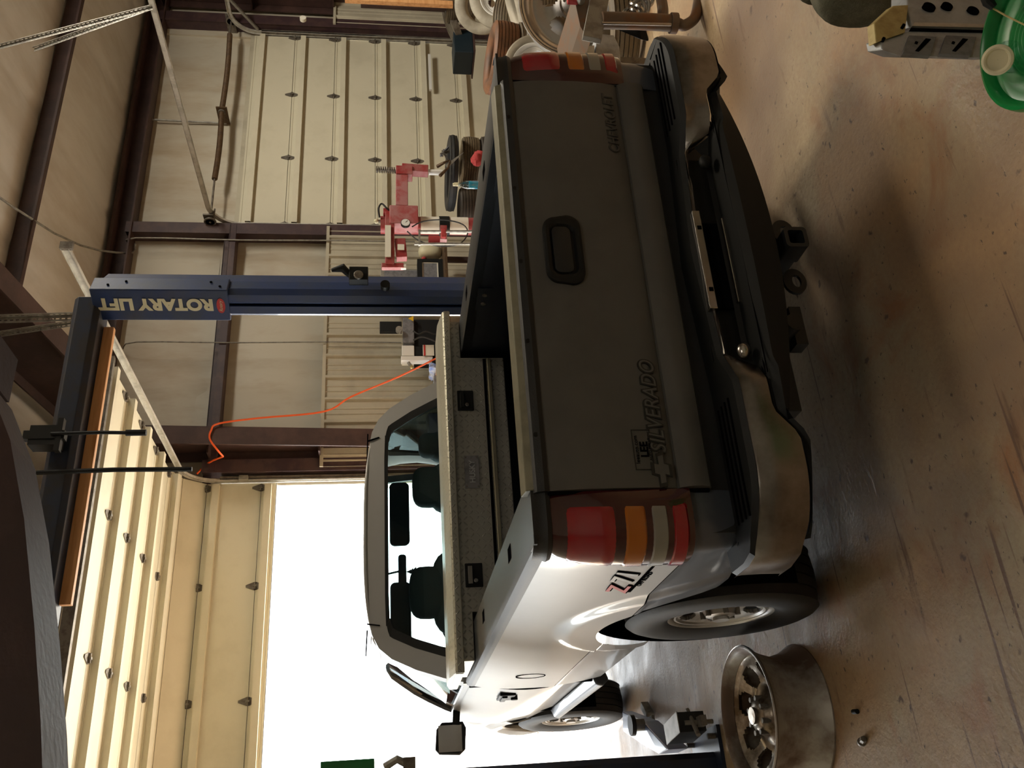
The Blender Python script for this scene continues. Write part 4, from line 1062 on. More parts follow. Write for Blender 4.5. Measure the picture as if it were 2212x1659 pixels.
# safety bar bracket and latch gear on the right post
m = MB(); c = atY(775, 600, LY-.15)
m.box((c.x, LY-.17, c.z), (.10, .07, .12), 'black').tube([(c.x, LY-.17, c.z+.05), (c.x+.04, LY-.2, c.z+.10), (c.x+.02, LY-.2, c.z+.17)], [.02, .03, .012], 'black', 8).cyl((c.x-.02, LY-.22, c.z), (c.x-.02, LY-.14, c.z), .03, 'galvd', 14)
m.build('latch', LF, bevel=.004)
m = MB(); c = atY(832, 617, LY-.14); m.cyl((c.x, LY-.16, c.z), (c.x, LY-.12, c.z), .03, 'black', 16); m.build('release_knob', LF)
# beam end bracket
# arms folded beside the left post
m = MB()
m.rings([[Vector(p) for p in r] for r in (
    [(-7.42, -5.15, .10), (-7.42, -4.95, .10), (-7.42, -4.95, .22), (-7.42, -5.15, .22)],
    [(-7.20, -4.60, .09), (-7.32, -4.52, .09), (-7.32, -4.52, .19), (-7.20, -4.60, .19)],
    [(-7.05, -4.00, .09), (-7.17, -3.96, .09), (-7.17, -3.96, .16), (-7.05, -4.00, .16)])], 'blue')
arm = m.build('swing_arm', LF, smooth=False, bevel=.006)
m = MB(); c = Vector((-7.22, -4.62, .19)); m.cyl(c, c+Vector((0, 0, .06)), .035, 'galv', 16).cyl(c+Vector((0, 0, .06)), c+Vector((0, 0, .085)), .06, 'rubber', 20); m.build('lift_pad', arm)
c = atZ(1480, 1572, .16); m = MB().box(c, (.10, .26, .14), 'blackm', R=Matrix.Rotation(.1, 3, 'Z')).box(c+Vector((-.0, .0, .072)), (.108, .27, .006), 'galvd', R=Matrix.Rotation(.1, 3, 'Z')); m.build('arm_guard', LF, smooth=False, bevel=.012)
m = MB(); 
m.cyl((-7.33, -5.45, .05), (-7.33, -5.45, .20), .012, 'galv', 8).box((-7.33, -5.45, .12), (.05, .14, .03), 'galv').cyl((-7.40, -5.52, .16), (-7.26, -5.40, .16), .012, 'galv', 8)
m.build('arm_lock', LF, smooth=False)
# left post fittings
m = MB().box((-7.47, LY-.10, 1.90), (.14, .16, .26), 'green'); m.build('junction_box', LF, smooth=False, bevel=.004, label='green box on the left post')
m = MB().tube([(-7.44, LY-.15, 1.72), (-7.41, LY-.17, 1.66), (-7.44, LY-.16, 1.60)], .02, 'galv').box((-7.45, LY-.14, 1.60), (.09, .10, .06), 'galvd'); m.build('cable_fitting', LF)

bd = MB().bx(-6.5, -4.74, LY+.10, LY+.14, 3.395, 3.457, 'wood')
tag(bd.build('wooden_board', smooth=False, bevel=.003), 'bare orange pine board fixed under the overhead lift beam', 'board')
m = MB().box((-5.60, LY-.09, 3.60), (.12, .10, .16), 'black').tube([(-5.60, LY-.15, 3.56), (-5.595, LY-.15, 3.3), (-5.60, LY-.15, 3.13)], .011, 'black', 8).cyl((-5.60, LY-.15, 3.16), (-5.60, LY-.15, 3.05), .018, 'black', 10).box((-5.60, LY-.12, 3.60), (.05, .05, .22), 'black').box((-5.60, LY-.13, 3.52), (.20, .04, .03), 'black')
tag(m.build('hanging_strap'), 'short black strap hanging free from the overhead beam beside the pine board', 'strap')
m = MB().tube([(-5.83, LY-.14, 3.60), (-5.825, LY-.15, 3.2), (-5.83, LY-.15, 2.78)], .014, 'black', 8)
tag(m.build('black_hose'), 'long black hose hanging from the overhead beam in front of the open door', 'hose')
# made-up maroon slab near the camera, standing in for a finger over the lens
p0_ = atY(60, 900, -8.6); p1_ = atY(-60, 1800, -8.6)
m = MB(); y_ = -8.6
a = [atY(-160, 760, y_), atY(-30, 815, y_), atY(22, 950, y_), atY(52, 1120, y_), atY(74, 1350, y_), atY(88, 1560, y_), atY(96, 1800, y_), atY(-260, 1800, y_)]
m.rings([[p for p in a], [p+Vector((0, .14, 0)) for p in a]], 'steel_red')
for q in (a[0], a[6]): m.bx(q.x-.05, q.x+.05, y_+.02, y_+.12, q.z-.12, roofz(y_)-.02, 'steel_red')
tag(m.build('finger_stand_in', smooth=False), 'made up dark maroon slab in the upper left corner, standing in for a finger over the lens', 'stand-in')

# ================================================================ tyre changer (red, dusty) behind the truck
TCY = -2.4
def P2(px, py, d=0): return atY(px, py, TCY+d)
base = P2(1040, 470)
tc_ = thing('tyre_changer', (base.x, TCY, 0), 'dusty red tyre changing machine with gauge and arms seen over the truck bed', 'tyre changer')
def lnk(a, b, w, h, mt, nm, d=0, dd=0, bev=.006, sm=False):
    m = MB(); m.bar(P2(*a, d), P2(*b, dd), w, h, mt, up=(0, 1, 0)); return m.build(nm, tc_, smooth=sm, bevel=bev)
c0 = P2(822, 478); c1 = P2(1045, 490)
m = MB(); m.cyl(Vector((c1.x, TCY, 0)), Vector((c1.x, TCY, c0.z)), .095, 'changer', 24); col_ = m.build('column', tc_)
m = MB(); cc_ = Vector((c1.x, TCY, 0)); 
def plate(z0, z1, a0, a1, mt, r=.098):
    m = MB(); n = 12; R_ = []
    for i in range(n+1):
        a = a0+(a1-a0)*i/n; R_.append([cc_+Vector((r*math.cos(a), r*math.sin(a), z)) for z in (z0, z1)])
    m.rings(R_, mt, closed=False, caps=(False, False)); return m
za, zb = P2(905, 480).z, P2(945, 480).z
plate(P2(950, 480).z, P2(908, 480).z, PI*.95, PI*1.75, 'white').build('instruction_label', col_, local=False)
plate(P2(1010, 480).z, P2(970, 480).z, PI*.95, PI*1.75, 'white').build('instruction_label', col_)
m = MB().cyl((c1.x, TCY, P2(970, 480).z), (c1.x, TCY, P2(948, 480).z), .106, 'black', 24).bar(P2(958, 490, -.1), P2(958, 520, -.12), .05, .07, 'changer'); m.build('column_clamp', tc_)
hd = P2(872, 485); m = MB(); m.box((hd.x, TCY-.10, hd.z), (.24, .15, .30), 'pink'); hdo = m.build('head_block', tc_, smooth=False, bevel=.008, label='dusty pinkish red head block')
hb_ = P2(865, 500, -.2)
g = P2(876, 482, -.19); m = MB().cyl((g.x, g.y+.02, g.z), (g.x, g.y-.01, g.z), .05, 'black', 24).cyl((g.x, g.y-.009, g.z), (g.x, g.y-.013, g.z), .044, 'gaugew', 24).bar((g.x, g.y-.015, g.z), (g.x+.025, g.y-.015, g.z-.02), .004, .002, 'hole'); m.build('pressure_gauge', hdo, label='round white faced pressure gauge')
lnk((868, 450), (868, 372), .13, .11, 'pink', 'upper_arm', -.05, -.05); lnk((873, 384), (873, 366), .18, .13, 'changer', 'arm_sleeve', -.05, -.05)
lnk((868, 366), (925, 370), .10, .10, 'changer', 'slide_bar', -.05, -.05)
m = MB(); a, b = P2(926, 372, -.05), P2(956, 373, -.05); m.cyl(a, b, .032, 'whitem', 16); m.build('slide_tip', tc_, label='bright metal rod end')
a, b = P2(814, 366, -.05), P2(866, 369, -.05); m = MB(); n = 120; L_ = (b-a); R_ = []
sp_ = []
for i in range(n*1+1):
    t = i/n; ang = t*2*PI*11; sp_.append(a+L_*t+Vector((.032*math.cos(ang), .032*math.sin(ang), 0)))
m.tube(sp_, .006, 'galvd', 6).cyl(a, b, .012, 'galvd', 10).cyl(a-L_*.03, a+L_*.02, .036, 'galvd', 12); m.build('coil_spring', tc_)
m = MB().tube([P2(944, 360, -.05), P2(958, 352, -.1), P2(972, 346, -.1), P2(968, 362, -.1), P2(950, 380, -.08)], [.02, .016, .008, .012, .02], 'spring', 8).prism([(P2(1000, 342).x, P2(1000, 342).z), (P2(962, 368).x, P2(962, 368).z), (P2(965, 376).x, P2(965, 376).z)], 'y', TCY-.1, TCY-.09, 'galv'); m.build('mount_tool', tc_)
# second swing arm on the left
lnk((842, 462), (842, 575), .095, .09, 'changer', 'roller_arm', -.12, -.12)
lnk((838, 487), (838, 555), .06, .01, 'white', 'arm_label', -.18, -.18, bev=0)
lnk((828, 460), (862, 460), .07, .08, 'changer', 'arm_knuckle', -.1, -.1)
lnk((824, 576), (872, 576), .055, .06, 'changer', 'roller_bracket', -.12, -.12); m = MB().cyl(P2(866, 577, -.12), P2(877, 577, -.12), .028, 'whitem', 14); m.build('roller_tip', tc_)
lnk((864, 520), (868, 560), .11, .09, 'changer', 'lower_block', -.1, -.1); lnk((866, 528), (866, 540), .07, .01, 'white', 'block_label', -.16, -.16, bev=0)
m = MB(); m.tube([P2(855, 460, -.1), P2(838, 452, -.15), P2(825, 440, -.15), P2(818, 450, -.15), P2(820, 470, -.1)], .010, 'rubber', 8, sub=4).tube([P2(880, 500, -.15), P2(905, 520, -.25), P2(945, 531, -.25), P2(990, 528, -.25), P2(1010, 505, -.25), P2(1000, 485, -.25), P2(960, 475, -.25), P2(915, 478, -.2), P2(890, 490, -.2)], .007, 'rubber', 8, sub=4); m.build('air_hose', tc_)
a = P2(813, 478, -.05); m = MB().cyl(a, a+Vector((0, 0, -.08)), .018, 'galvd', 10).blob(a, (.028, .028, .028), 'cream', 12); m.build('hose_fitting', tc_)
m = MB(); m.bx(c1.x-.42, c1.x+.3, TCY-.45, TCY+.35, 0, .55, 'changer'); m.build('cabinet', tc_, smooth=False, bevel=.02)
# frame rods beside the column
m = MB(); 
for py, z0 in ((500, 905), (527, 895)): m.bar(P2(z0, py, -.3), P2(1030, py, -.3), .02, .02, 'galv')
m.bar(P2(906, 498, -.3), P2(906, 530, -.3), .03, .02, 'galv'); m.build('guard_frame', tc_, smooth=False)
m = MB().box(P2(958, 505, -.3), (.10, .04, .05), 'rag'); m.build('red_clamp', tc_, smooth=False, bevel=.008)

# things standing at the tyre changer
def tyre_thing(loc, axis, R, r, w, label, mt='tyre', rim=None, group=None, cat='tyre', name='tyre', grooves=4, spin=0, rimargs=None):
    loc = Vector(loc); T = axisT(loc, axis, spin)
    t = tyre_mesh(R, r, w, mt, grooves)
    o = t.build(name if not rim else 'tyre_casing', None, origin=(0, 0, 0)) if False else None
    e = bpy.data.objects.new(name, None); col.objects.link(e); e.matrix_world = T
    t2 = t.build('casing', e, local=True)
    if rim:
        kw = dict(nwin=5, win=(.4, .82), frac=.55, m=rim, dish=.02); kw.update(rimargs or {})
        rim_mesh(r-.004, w*.82, **kw).build('rim', e, local=True)
    tag(e, label, cat, group); return e
def simple_tyre(loc, axis, R, r, w, label, mt='tyre', group=None, grooves=4, cat='tyre', name='tyre'):
    t = tyre_mesh(R, r, w, mt, grooves); o = t.build(name, None, origin=(0, 0, 0)); o.matrix_world = axisT(Vector(loc), axis); tag(o, label, cat, group); return o
M_['tyre_clay'] = tread('clay_coated_tyre', (.20, .085, .035), (.10, .05, .025), rad=.27, n=60)
M_['tyre_white'] = tread('pale_dusty_tyre', (.42, .38, .30), (.28, .25, .19), rad=.27, n=60)
M_['tyre_brown'] = tread('brown_dusty_tyre', (.10, .075, .045), (.16, .12, .07), rad=.27, n=60)
M_['tyre_dark'] = tread('dull_dark_tyre', (.035, .028, .02), (.06, .045, .03), rad=.27, n=60)
p = P2(1035, 330, .3)
def lat(px, py, Y): return atY(px, py, Y)
q = atY(1015, 345, -2.0); ZT = q.z
simple_tyre((q.x, -1.95, ZT), (.03, -.03, 1), .30, .19, .21, 'brown ribbed used tyre lying flat under the black inner tube', 'tyre_brown', grooves=5)
simple_tyre((q.x, -1.95, ZT-.22), (.0, .0, 1), .31, .19, .2, 'dark tyre in the middle of the stack, below the brown ribbed one', 'tyre_dark')
simple_tyre((q.x+.02, -1.96, ZT-.43), (.0, .0, 1), .31, .19, .2, 'dark tyre at the bottom of the stack under the inner tube', 'tyre_dark')
q = atY(975, 375, -2.0); simple_tyre((q.x, -2.0, q.z), (.02, -.03, 1), .44, .30, .10, 'thin black inner tube lying on top of the tyres by the tyre changer', 'rubber', grooves=1, name='inner_tube', cat='inner tube')
q = atY(1012, 445, -2.0); simple_tyre((q.x-.02, -1.95, q.z), (.0, -.02, 1), .26, .16, .22, 'black tyre lying flat beside the red column of the tyre changer', 'tyre_dark')
q = atY(955, 325, -2.3); m = MB()
for k in range(7):
    m.bar((q.x+random.uniform(-.1, .1), q.y, q.z+random.uniform(-.02, .05)), (q.x+random.uniform(-.12, .12), q.y+.05, q.z-.05+random.uniform(-.05, .05)), .03, .015, random.choice(['gasket', 'spring', 'galvd']))
tag(m.build('scrap_parts', smooth=False), 'small heap of dark metal scrap parts on top of the inner tube', 'scrap')
q = atY(1030, 345, -2.9); m = MB().blob(q, (.09, .06, .06), 'rag', 14, 1.2).blob(q+Vector((.08, 0, -.05)), (.05, .04, .07), 'rag', 12, 1.3)
for v in m.bm.verts: v.co += Vector((random.uniform(-.012, .012), 0, random.uniform(-.012, .012)))
tag(m.build('red_rag'), 'crumpled red rag behind the right side of the truck bed', 'rag')
q = atY(1035, 400, -3.0); sb = thing('spray_bottle', (q.x, -3.0, q.z+.005), 'clear spray bottle of blue liquid with a cream trigger head', 'spray bottle')
z = q.z+.005; x = q.x
m = MB().rings([[Vector((x+a*math.cos(t), -3.0+b*math.sin(t), z+h)) for t in [2*PI*k/20 for k in range(20)]] for a, b, h in ((.045, .032, 0), (.05, .036, .02), (.05, .036, .12), (.035, .028, .17), (.014, .014, .20), (.014, .014, .215))], 'clearg'); m.build('bottle', sb)
m = MB().rings([[Vector((x+a*math.cos(t), -3.0+b*math.sin(t), z+h)) for t in [2*PI*k/20 for k in range(20)]] for a, b, h in ((.042, .029, .004), (.046, .032, .02), (.046, .032, .10))], 'bluefl'); m.build('blue_liquid', sb)
m = MB().cyl((x, -3.0, z+.21), (x, -3.0, z+.235), .018, 'cream', 12).box((x, -3.0, z+.25), (.03, .02, .03), 'cream').box((x+.02, -3.0, z+.225), (.012, .012, .05), 'cream'); m.build('trigger_head', sb, bevel=.003)

MB().bx(q.x-.25, q.x+.15, -3.12, -2.85, q.z-.01, q.z, 'galvd').bx(q.x-.05, q.x-.02, -2.9, -2.87, 0, q.z, 'galvd').build('tool_tray', tc_, smooth=False)

# ================================================================ workbench along the wall with its clutter
BY = -.75
wb = thing('workbench', (-2.0, BY, 0), 'dark workbench along the corrugated wall behind the lift post', 'workbench')
zt = .98; MBZ = .985
MB().bx(-3.3, -.75, BY-.35, BY+.35, zt-.04, zt, 'spring').build('worktop', wb, smooth=False, bevel=.004)
MB().bx(-3.25, -.80, BY-.30, BY+.33, .30, .33, 'gasket').build('lower_shelf', wb, smooth=False)
for x in (-3.25, -.80):
    for y in (BY-.31, BY+.31): MB().bx(x-.03, x+.03, y-.03, y+.03, 0, zt-.04, 'steel_red').build('leg', wb, smooth=False)
def B(px, py, d=0): return atY(px, py, BY+d)
q = B(935, 582, -.1); m = MB(); O = [Vector((q.x+a*.16, q.y, zt+.16+b*.16)) for a, b in ((-1, -1), (1, -1), (1, 1), (-1, 1))]; I = [Vector((q.x+a*.12, q.y, zt+.16+b*.10)) for a, b in ((-1, -1), (1, -1), (1, 1), (-1, 1))]
fb = thing('framed_box', (q.x, q.y, zt), 'black open fronted box with a pale framed panel on the workbench', 'box')
m.frame(O, I, (0, .14, 0), 'black'); m.build('case', fb, smooth=False); m = MB().bx(q.x-.12, q.x+.12, q.y+.02, q.y+.03, zt+.06, zt+.26, 'gasket'); m.frame([Vector((q.x+a*.12, q.y+.015, zt+.16+b*.10)) for a, b in ((-1, -1), (1, -1), (1, 1), (-1, 1))], [Vector((q.x+a*.105, q.y+.015, zt+.16+b*.085)) for a, b in ((-1, -1), (1, -1), (1, 1), (-1, 1))], (0, .006, 0), 'white'); m.build('front_panel', fb, smooth=False)
q = B(922, 545, 0); jg = thing('jug', (q.x, q.y, zt), 'round cream plastic jug with a red cap on the workbench', 'jug')
MB().blob((q.x, q.y, zt+.15), (.10, .10, .15), 'cream', 18, .8).build('jug_body', jg); MB().cyl((q.x-.09, q.y, zt+.22), (q.x-.15, q.y, zt+.26), .03, 'rag', 12).build('cap', jg)
q = B(900, 520, .05); m = MB().cyl((q.x, q.y, zt), (q.x, q.y, zt+.16), .07, 'rag', 18); tag(m.build('red_can'), 'small dull red can behind the cream jug on the workbench', 'can')
q = B(860, 598, .1); m = MB(); z0_ = zt
m.bx(q.x-.25, q.x+.12, q.y, q.y+.18, zt, B(822, 598).z, 'galv').bx(q.x-.23, q.x+.10, q.y-.004, q.y+.01, zt+.05, B(830, 598).z, 'gasket').bx(q.x-.24, q.x+.11, q.y-.008, q.y, zt, zt+.05, 'wood')
tag(m.build('parts_cabinet', smooth=False, bevel=.004), 'open grey metal parts cabinet standing on the workbench just behind the blue post', 'cabinet')
# lathe-like machine lit by the door
mc = thing('bench_machine', (B(900, 760).x, BY-.1, zt-.25), 'black and white bench machine with a gauge lit from the open door', 'machine')
def mbx(px0, px1, py0, py1, mt, nm, d=-.1, th=.3, bev=.006, par=None, lab=None):
    a, b = B(px0, py0, d), B(px1, py1, d); m = MB().bx(a.x, b.x, a.y, a.y+th, max(b.z, MBZ), a.z, mt); return m.build(nm, par or mc, smooth=False, bevel=bev, label=lab)
mbx(820, 868, 694, 716, 'black', 'monitor', -.1, .06); mbx(870, 895, 686, 740, 'gasket', 'arm_housing', -.1, .25)
hs = mbx(890, 958, 690, 748, 'black', 'motor_housing', -.05, .35)
wt = mbx(868, 895, 746, 768, 'whitem', 'white_panel', -.12, .25, lab='white panel'); mbx(866, 935, 769, 778, 'whitem', 'side_rail', -.12, .1); mbx(895, 940, 748, 769, 'black', 'case', -.1, .3)
lb = mbx(913, 938, 745, 768, 'white', 'warning_label', -.135, .004, 0, lab='red and white label'); mbx(915, 919, 745, 768, 'reddec', 'label_band', -.142, .003, 0, par=lb)
mbx(933, 955, 774, 791, 'black', 'gauge_box', -.14, .1); a = B(949, 781, -.17); MB().cyl((a.x, a.y, a.z), (a.x, a.y+.03, a.z), .035, 'gaugew', 20).build('gauge', mc)
mbx(931, 956, 791, 799, 'whitem', 'gauge_case', -.15, .12)
a, b, c = B(879, 688, -.13), B(893, 683, -.13), B(893, 694, -.13); a2 = B(882, 686, -.13)
m = MB().prism([(b.x, b.z), (c.x, c.z), ((b.x+c.x)/2, B(881, 688).z)], 'y', BY-.135, BY-.13, 'yellow'); m.build('warning_triangle', mc, smooth=False)
m = MB().tube([B(893, 715, -.2), B(905, 722, -.22), B(920, 716, -.22), B(945, 722, -.2), B(985, 700, -.2)], .010, 'rubber', 8, sub=4).tube([B(893, 735, -.2), B(910, 728, -.22), B(930, 733, -.22), B(955, 745, -.2)], .010, 'rubber', 8, sub=4); m.build('cable', mc)
a = B(862, 715, -.12); m = MB().cyl(a, a+Vector((0, -.05, 0)), .04, 'galv', 14); m.build('dial', mc)
a = B(882, 783, -.12); m = MB().cyl(a, a+Vector((-.05, 0, -.03)), .02, 'galv', 10).blob(a+Vector((-.06, 0, -.035)), (.025, .025, .02), 'brass', 10); m.build('drain_valve', mc)
q = B(945, 810, 0); 
for (px, py, w_, h_, mt, nm, lab, cat) in ((947, 808, .07, .20, 'paper', 'paper_bundle', 'crumpled blue and white paper on the workbench', 'paper'), (950, 821, .08, .14, 'wood', 'brown_box', 'small brown carton on the workbench beside the crumpled paper', 'carton'), (948, 842, .17, .17, 'gasket', 'grey_box', 'grey metal box at the left end of the workbench', 'box')):
    a = B(px, py, 0); m = MB().bx(a.x-w_/2, a.x+w_/2, BY-.2, BY+.1, zt, zt+h_, mt)
    if mt == 'paper':
        bmesh.ops.subdivide_edges(m.bm, edges=m.bm.edges, cuts=5, use_grid_fill=True)
        for v in m.bm.verts: v.co += Vector((random.uniform(-.015, .015), random.uniform(-.02, .02), random.uniform(-.02, .02)*(v.co.z > zt+.02)))
    tag(m.build(nm, smooth=False, bevel=0 if mt == 'paper' else .006), lab, cat)
# orange extension cord
m = MB().tube([(-2.58, -.95, 1.1), (-2.72, -.75, 1.55), (-2.9, -.6, 2.1), atY(700, 889, -.58), atY(560, 903, -.60), atY(472, 915, -.62), atY(456, 930, -.62), atY(453, 948, -.62), atY(468, 970, -.60), atY(482, 986, -.5)], .011, 'orange', 8, sub=5)
m.tube([atY(425, 1024, -.2), atY(450, 1000, -.2), atY(482, 986, -.5)], .011, 'orange', 8, sub=3)
tag(m.build('extension_cord'), 'orange extension cord hanging from the wall frame down to the workbench', 'cord')

# ================================================================ tyres and wheels beside the closed door
TYP = dict(group=None)
def at_tyre(px, py, Y): return atY(px, py, Y)
q = atY(1083, 128, -4.2); zc = q.z
simple_tyre((q.x, -4.2, zc), (.06, -.10, .98), .34, .2, .24, 'red clay coated tyre lying on the pile nearest the truck tail light', 'tyre_clay', grooves=5)
simple_tyre((q.x, -4.2, zc-.25), (.0, 0, 1), .34, .2, .22, 'brown tyre directly under the red clay coated tyre', 'tyre_brown')
simple_tyre((q.x, -4.2, zc-.49), (.0, 0, 1), .34, .2, .22, 'dark tyre on the floor at the bottom of the clay coated stack', 'tyre_dark')
q = atY(1108, 62, -3.6); simple_tyre((q.x+.12, -3.5, q.z), (.25, .3, .9), .36, .2, .23, 'brown ribbed tyre between the red clay tyre and the chrome wheel', 'tyre_brown', grooves=5)
q = atY(1155, 146, -5.3); tyre_thing(q, (-.62, -.74, .28), .235, .165, .19, 'pale dusty tyre on a bright spoked rim leaning in the pile', 'tyre_white', 'whitem', cat='wheel', name='spoked_wheel', rimargs=dict(win=(.3, .85), frac=.6))
cw_ = bpy.data.objects.new('chrome_wheel', None); col.objects.link(cw_); q = atY(1240, 4, -5.85); cw_.matrix_world = axisT(q, (-.66, -.70, .22), .4)
rim_mesh(.36, .30, 5, (.30, .70), .6, 'chrome', face_a=-.03, dish=.02).build('barrel', cw_, local=True)
MB().lathe([(.155, .372), (.165, .385), (.15, .392), (-.15, .392), (-.15, .38)], 'alum', 56).build('outer_lip', cw_, local=True)
tag(cw_, 'large chrome deep dish wheel without a tyre beside the rusty stand', 'wheel')
q = atY(1195, 95, -4.95); simple_tyre(q, (.25, .62, .72), .31, .19, .18, 'brown tyre lying slanted between the spoked wheel and the chrome wheel', 'tyre_brown', grooves=4)
q = atY(1128, 5, -4.1); simple_tyre((q.x, -4.1, q.z), (-.22, .22, .95), .37, .2, .24, 'pale tyre lying on top of the pile, the one nearer the chrome wheel', 'tyre_white')
simple_tyre((q.x, -4.1, .10), (.0, .0, 1), .36, .2, .2, 'pale brown tyre under the pale tyre nearest the chrome wheel', 'tyre_brown')
q = atY(1085, -8, -3.3); tyre_thing(q, (-.55, -.7, .40), .37, .23, .24, 'pale tyre on a rim at the top of the pile touching the grey tyre', 'tyre_white', 'whitem', cat='wheel', name='pale_wheel')
q = atY(1042, 12, -2.6); simple_tyre(q, (-.70, -.62, .3), .34, .21, .18, 'grey dusty tyre standing at the top left of the pile', 'tyre_white')
q = at_tyre(975, 5, -1.75); q2 = at_tyre(1003, 5, -1.9)
simple_tyre((q.x+.1, -1.75, q.z-.02), (0.0, .0, 1), .34, .2, .19, 'dark brown tyre on the shelf, upper of the two lying flat', 'tyre_brown'); simple_tyre((q.x+.1, -1.75, q.z-.225), (.0, .0, 1), .35, .2, .20, 'dark brown tyre on the shelf, lower of the two lying flat', 'tyre_brown')
simple_tyre((-2.95, -6.0, .12), (.0, .05, 1), .33, .2, .2, 'tyre lying flat on the floor behind the silver stand leg', 'tyre_brown')
# shelf, bin and drum lid by the wall
zb_ = atY(1022, 92, -1.5).z; xb_ = atY(1000, 92, -1.5).x
sh = thing('storage_rack', (3.6, -1.9, 0), 'steel rack with an orange stained board beside the closed door', 'rack')
q = at_tyre(850, 2, -1.9); q3 = at_tyre(970, 12, -1.9)
MB().bx(2.45, 3.6, -2.2, -1.6, at_tyre(1013, 30, -1.9).z-.03, at_tyre(1013, 30, -1.9).z, 'steel_red').build('shelf', sh, smooth=False)
MB().bx(q3.x-.02, q3.x+.06, -1.93, -1.87, q3.z-.05, at_tyre(745, 5, -1.9).z, 'wood').build('board', sh, smooth=False, label='orange stained board')
MB().bx(xb_-.2, xb_+.3, -1.55, -1.05, zb_-.02, zb_, 'steel_red').build('bin_shelf', sh, smooth=False)
for x in (2.5, 3.5):
    for y in (-2.15, -1.65): MB().bx(x-.02, x+.02, y-.02, y+.02, 0, 2.0, 'steel_red').build('upright', sh, smooth=False)
q = at_tyre(972, 62, -1.4); m = MB().cyl((q.x, -1.4, q.z), (q.x+.03, -1.42, q.z-.08), .27, 'galvd', 28); 
tag(m.build('drum_lid'), 'round dull metal lid leaning against the corrugated panel right of the closed door', 'lid')
q = at_tyre(1000, 92, -1.5); zb_ = atY(1022, 92, -1.5).z; m = MB().bx(q.x-.18, q.x+.25, -1.5, -1.1, zb_, q.z+.12, 'bluebox'); tag(m.build('storage_bin', smooth=False, bevel=.01), 'dark blue storage bin on the rack beside the right door track', 'bin')
q = at_tyre(655, 44, -.95); sl = thing('wall_socket_lamp', (q.x, q.y, q.z), 'small pale lamp holder on the dark steel column right of the closed door', 'lamp holder')
MB().cyl((q.x, q.y, q.z), (q.x, q.y-.05, q.z), .045, 'white', 14).build('socket', sl)

# ================================================================ silver and rusty stand at the right
st = thing('engine_stand', (-3.6, -7.0, 0), 'rusty steel stand with a silver edged top and bent pipe leg right of the truck', 'stand')
Y0 = -7.0
def S(px, py, Y=Y0): return atY(px, py, Y)
m = MB(); a, b = S(1278, 86), S(1300, -30); m.bar(a, b, .10, .035, 'galv', up=(0, 1, 0)); m.build('top_rail', st, smooth=False, bevel=.004, label='silver steel edge')
a, b = S(1262, 84), S(1262, -20); m = MB(); pts = [S(1240, -20), S(1255, 50), S(1276, 86), S(1294, -20)]; m.rings([[p+Vector((0, .02, 0)) for p in pts], [p+Vector((.12, .5, 0)) for p in pts]], 'pole'); m.build('top_board', st, smooth=False)
m = MB(); m.tube([S(1300, 44), S(1380, 46), S(1452, 50)], .045, 'pole', 14).cyl(S(1300, 50, Y0-.04), S(1450, 53, Y0-.04), .008, 'chrome', 8); m.build('leg_tube', st)  # thin chrome rod along the pipe draws its bright highlight
m = MB(); a = S(1452, 50); m.tube([a, a+Vector((0, 0, -.03)), S(1478, 55), S(1500, 40), S(1508, 10), S(1512, -30)], .030, 'pole', 12, sub=5).cyl(S(1448, 50), S(1462, 51), .055, 'pole', 16); m.build('foot_pipe', st)
m = MB().tube([S(1425, -20), S(1432, 20), S(1430, 40)], .03, 'pole', 10, sub=3); m.build('cross_pipe', st)
q = S(1255, 5); m = MB().cyl(q, q+Vector((0, -.10, .02)), .02, 'galv', 14, r2=.04).cyl(q+Vector((0, -.1, 0)), q+Vector((0, -.11, 0)),   .042, 'galvd', 14); mm = m.build('funnel_part'); tag(mm, 'small grey metal part hanging over the edge of the rusty stand', 'part')
q = S(1237, 2); m = MB().box(q, (.03, .03, .06), 'rag'); tag(m.build('red_block', smooth=False, bevel=.005), 'small red plastic block resting on the rusty stand top', 'block')
# chain, engine mount and metal piece under the stand
q = atY(1370, 8, -6.95); m = MB()
for k in range(6):
    c = q+Vector((random.uniform(-.09, .05), random.uniform(-.04, .04), random.uniform(-.07, .03))); m.tube([c+Vector((.05*math.cos(t), .02*math.sin(2*t), .035*math.sin(t))) for t in [2*PI*j/10 for j in range(11)]], .010, 'chrome', 6, sub=2)
tag(m.build('chain'), 'bunch of shiny chain links hooked over the dark block under the stand', 'chain')
q = atY(1365, 40, -6.9); m = MB(); m.rings([[Vector(p) for p in r] for r in ([q+Vector((-.16, 0, -.02)), q+Vector((-.18, 0, -.08)), q+Vector((-.02, 0, -.07)), q+Vector((.01, 0, -.02))], [q+Vector((.03, .1, .08)), q+Vector((.06, .1, .0)), q+Vector((.15, .1, .02)), q+Vector((.12, .1, .09))])], 'black'); tag(m.build('dark_casting', smooth=False, bevel=.01), 'black angular casting beside the silver leg under the stand', 'casting')
YB = -6.55
eb = thing('metal_bracket_box', (S(1306, 108, YB).x, YB, 0), 'grey steel bracket box with a blue shiny plate directly right of the truck tail light', 'bracket')
q4 = [S(1288, 72, YB), S(1326, 76, YB), S(1338, 100, YB), S(1345, 175, YB), S(1285, 175, YB)]
MB().rings([q4, [p+Vector((.03, .14, 0)) for p in q4]], 'castal').build('bracket_body', eb, smooth=False, bevel=.004)
q4 = [S(1241, 92, YB), S(1250, 88, YB), S(1243, 135, YB), S(1228, 135, YB)]
MB().rings([q4, [p+Vector((.02, .10, 0)) for p in q4]], 'chrome').build('shiny_plate', eb, smooth=False, label='blue tinted shiny plate')
q4 = [S(1262, 100, YB), S(1284, 98, YB), S(1284, 140, YB), S(1250, 140, YB)]
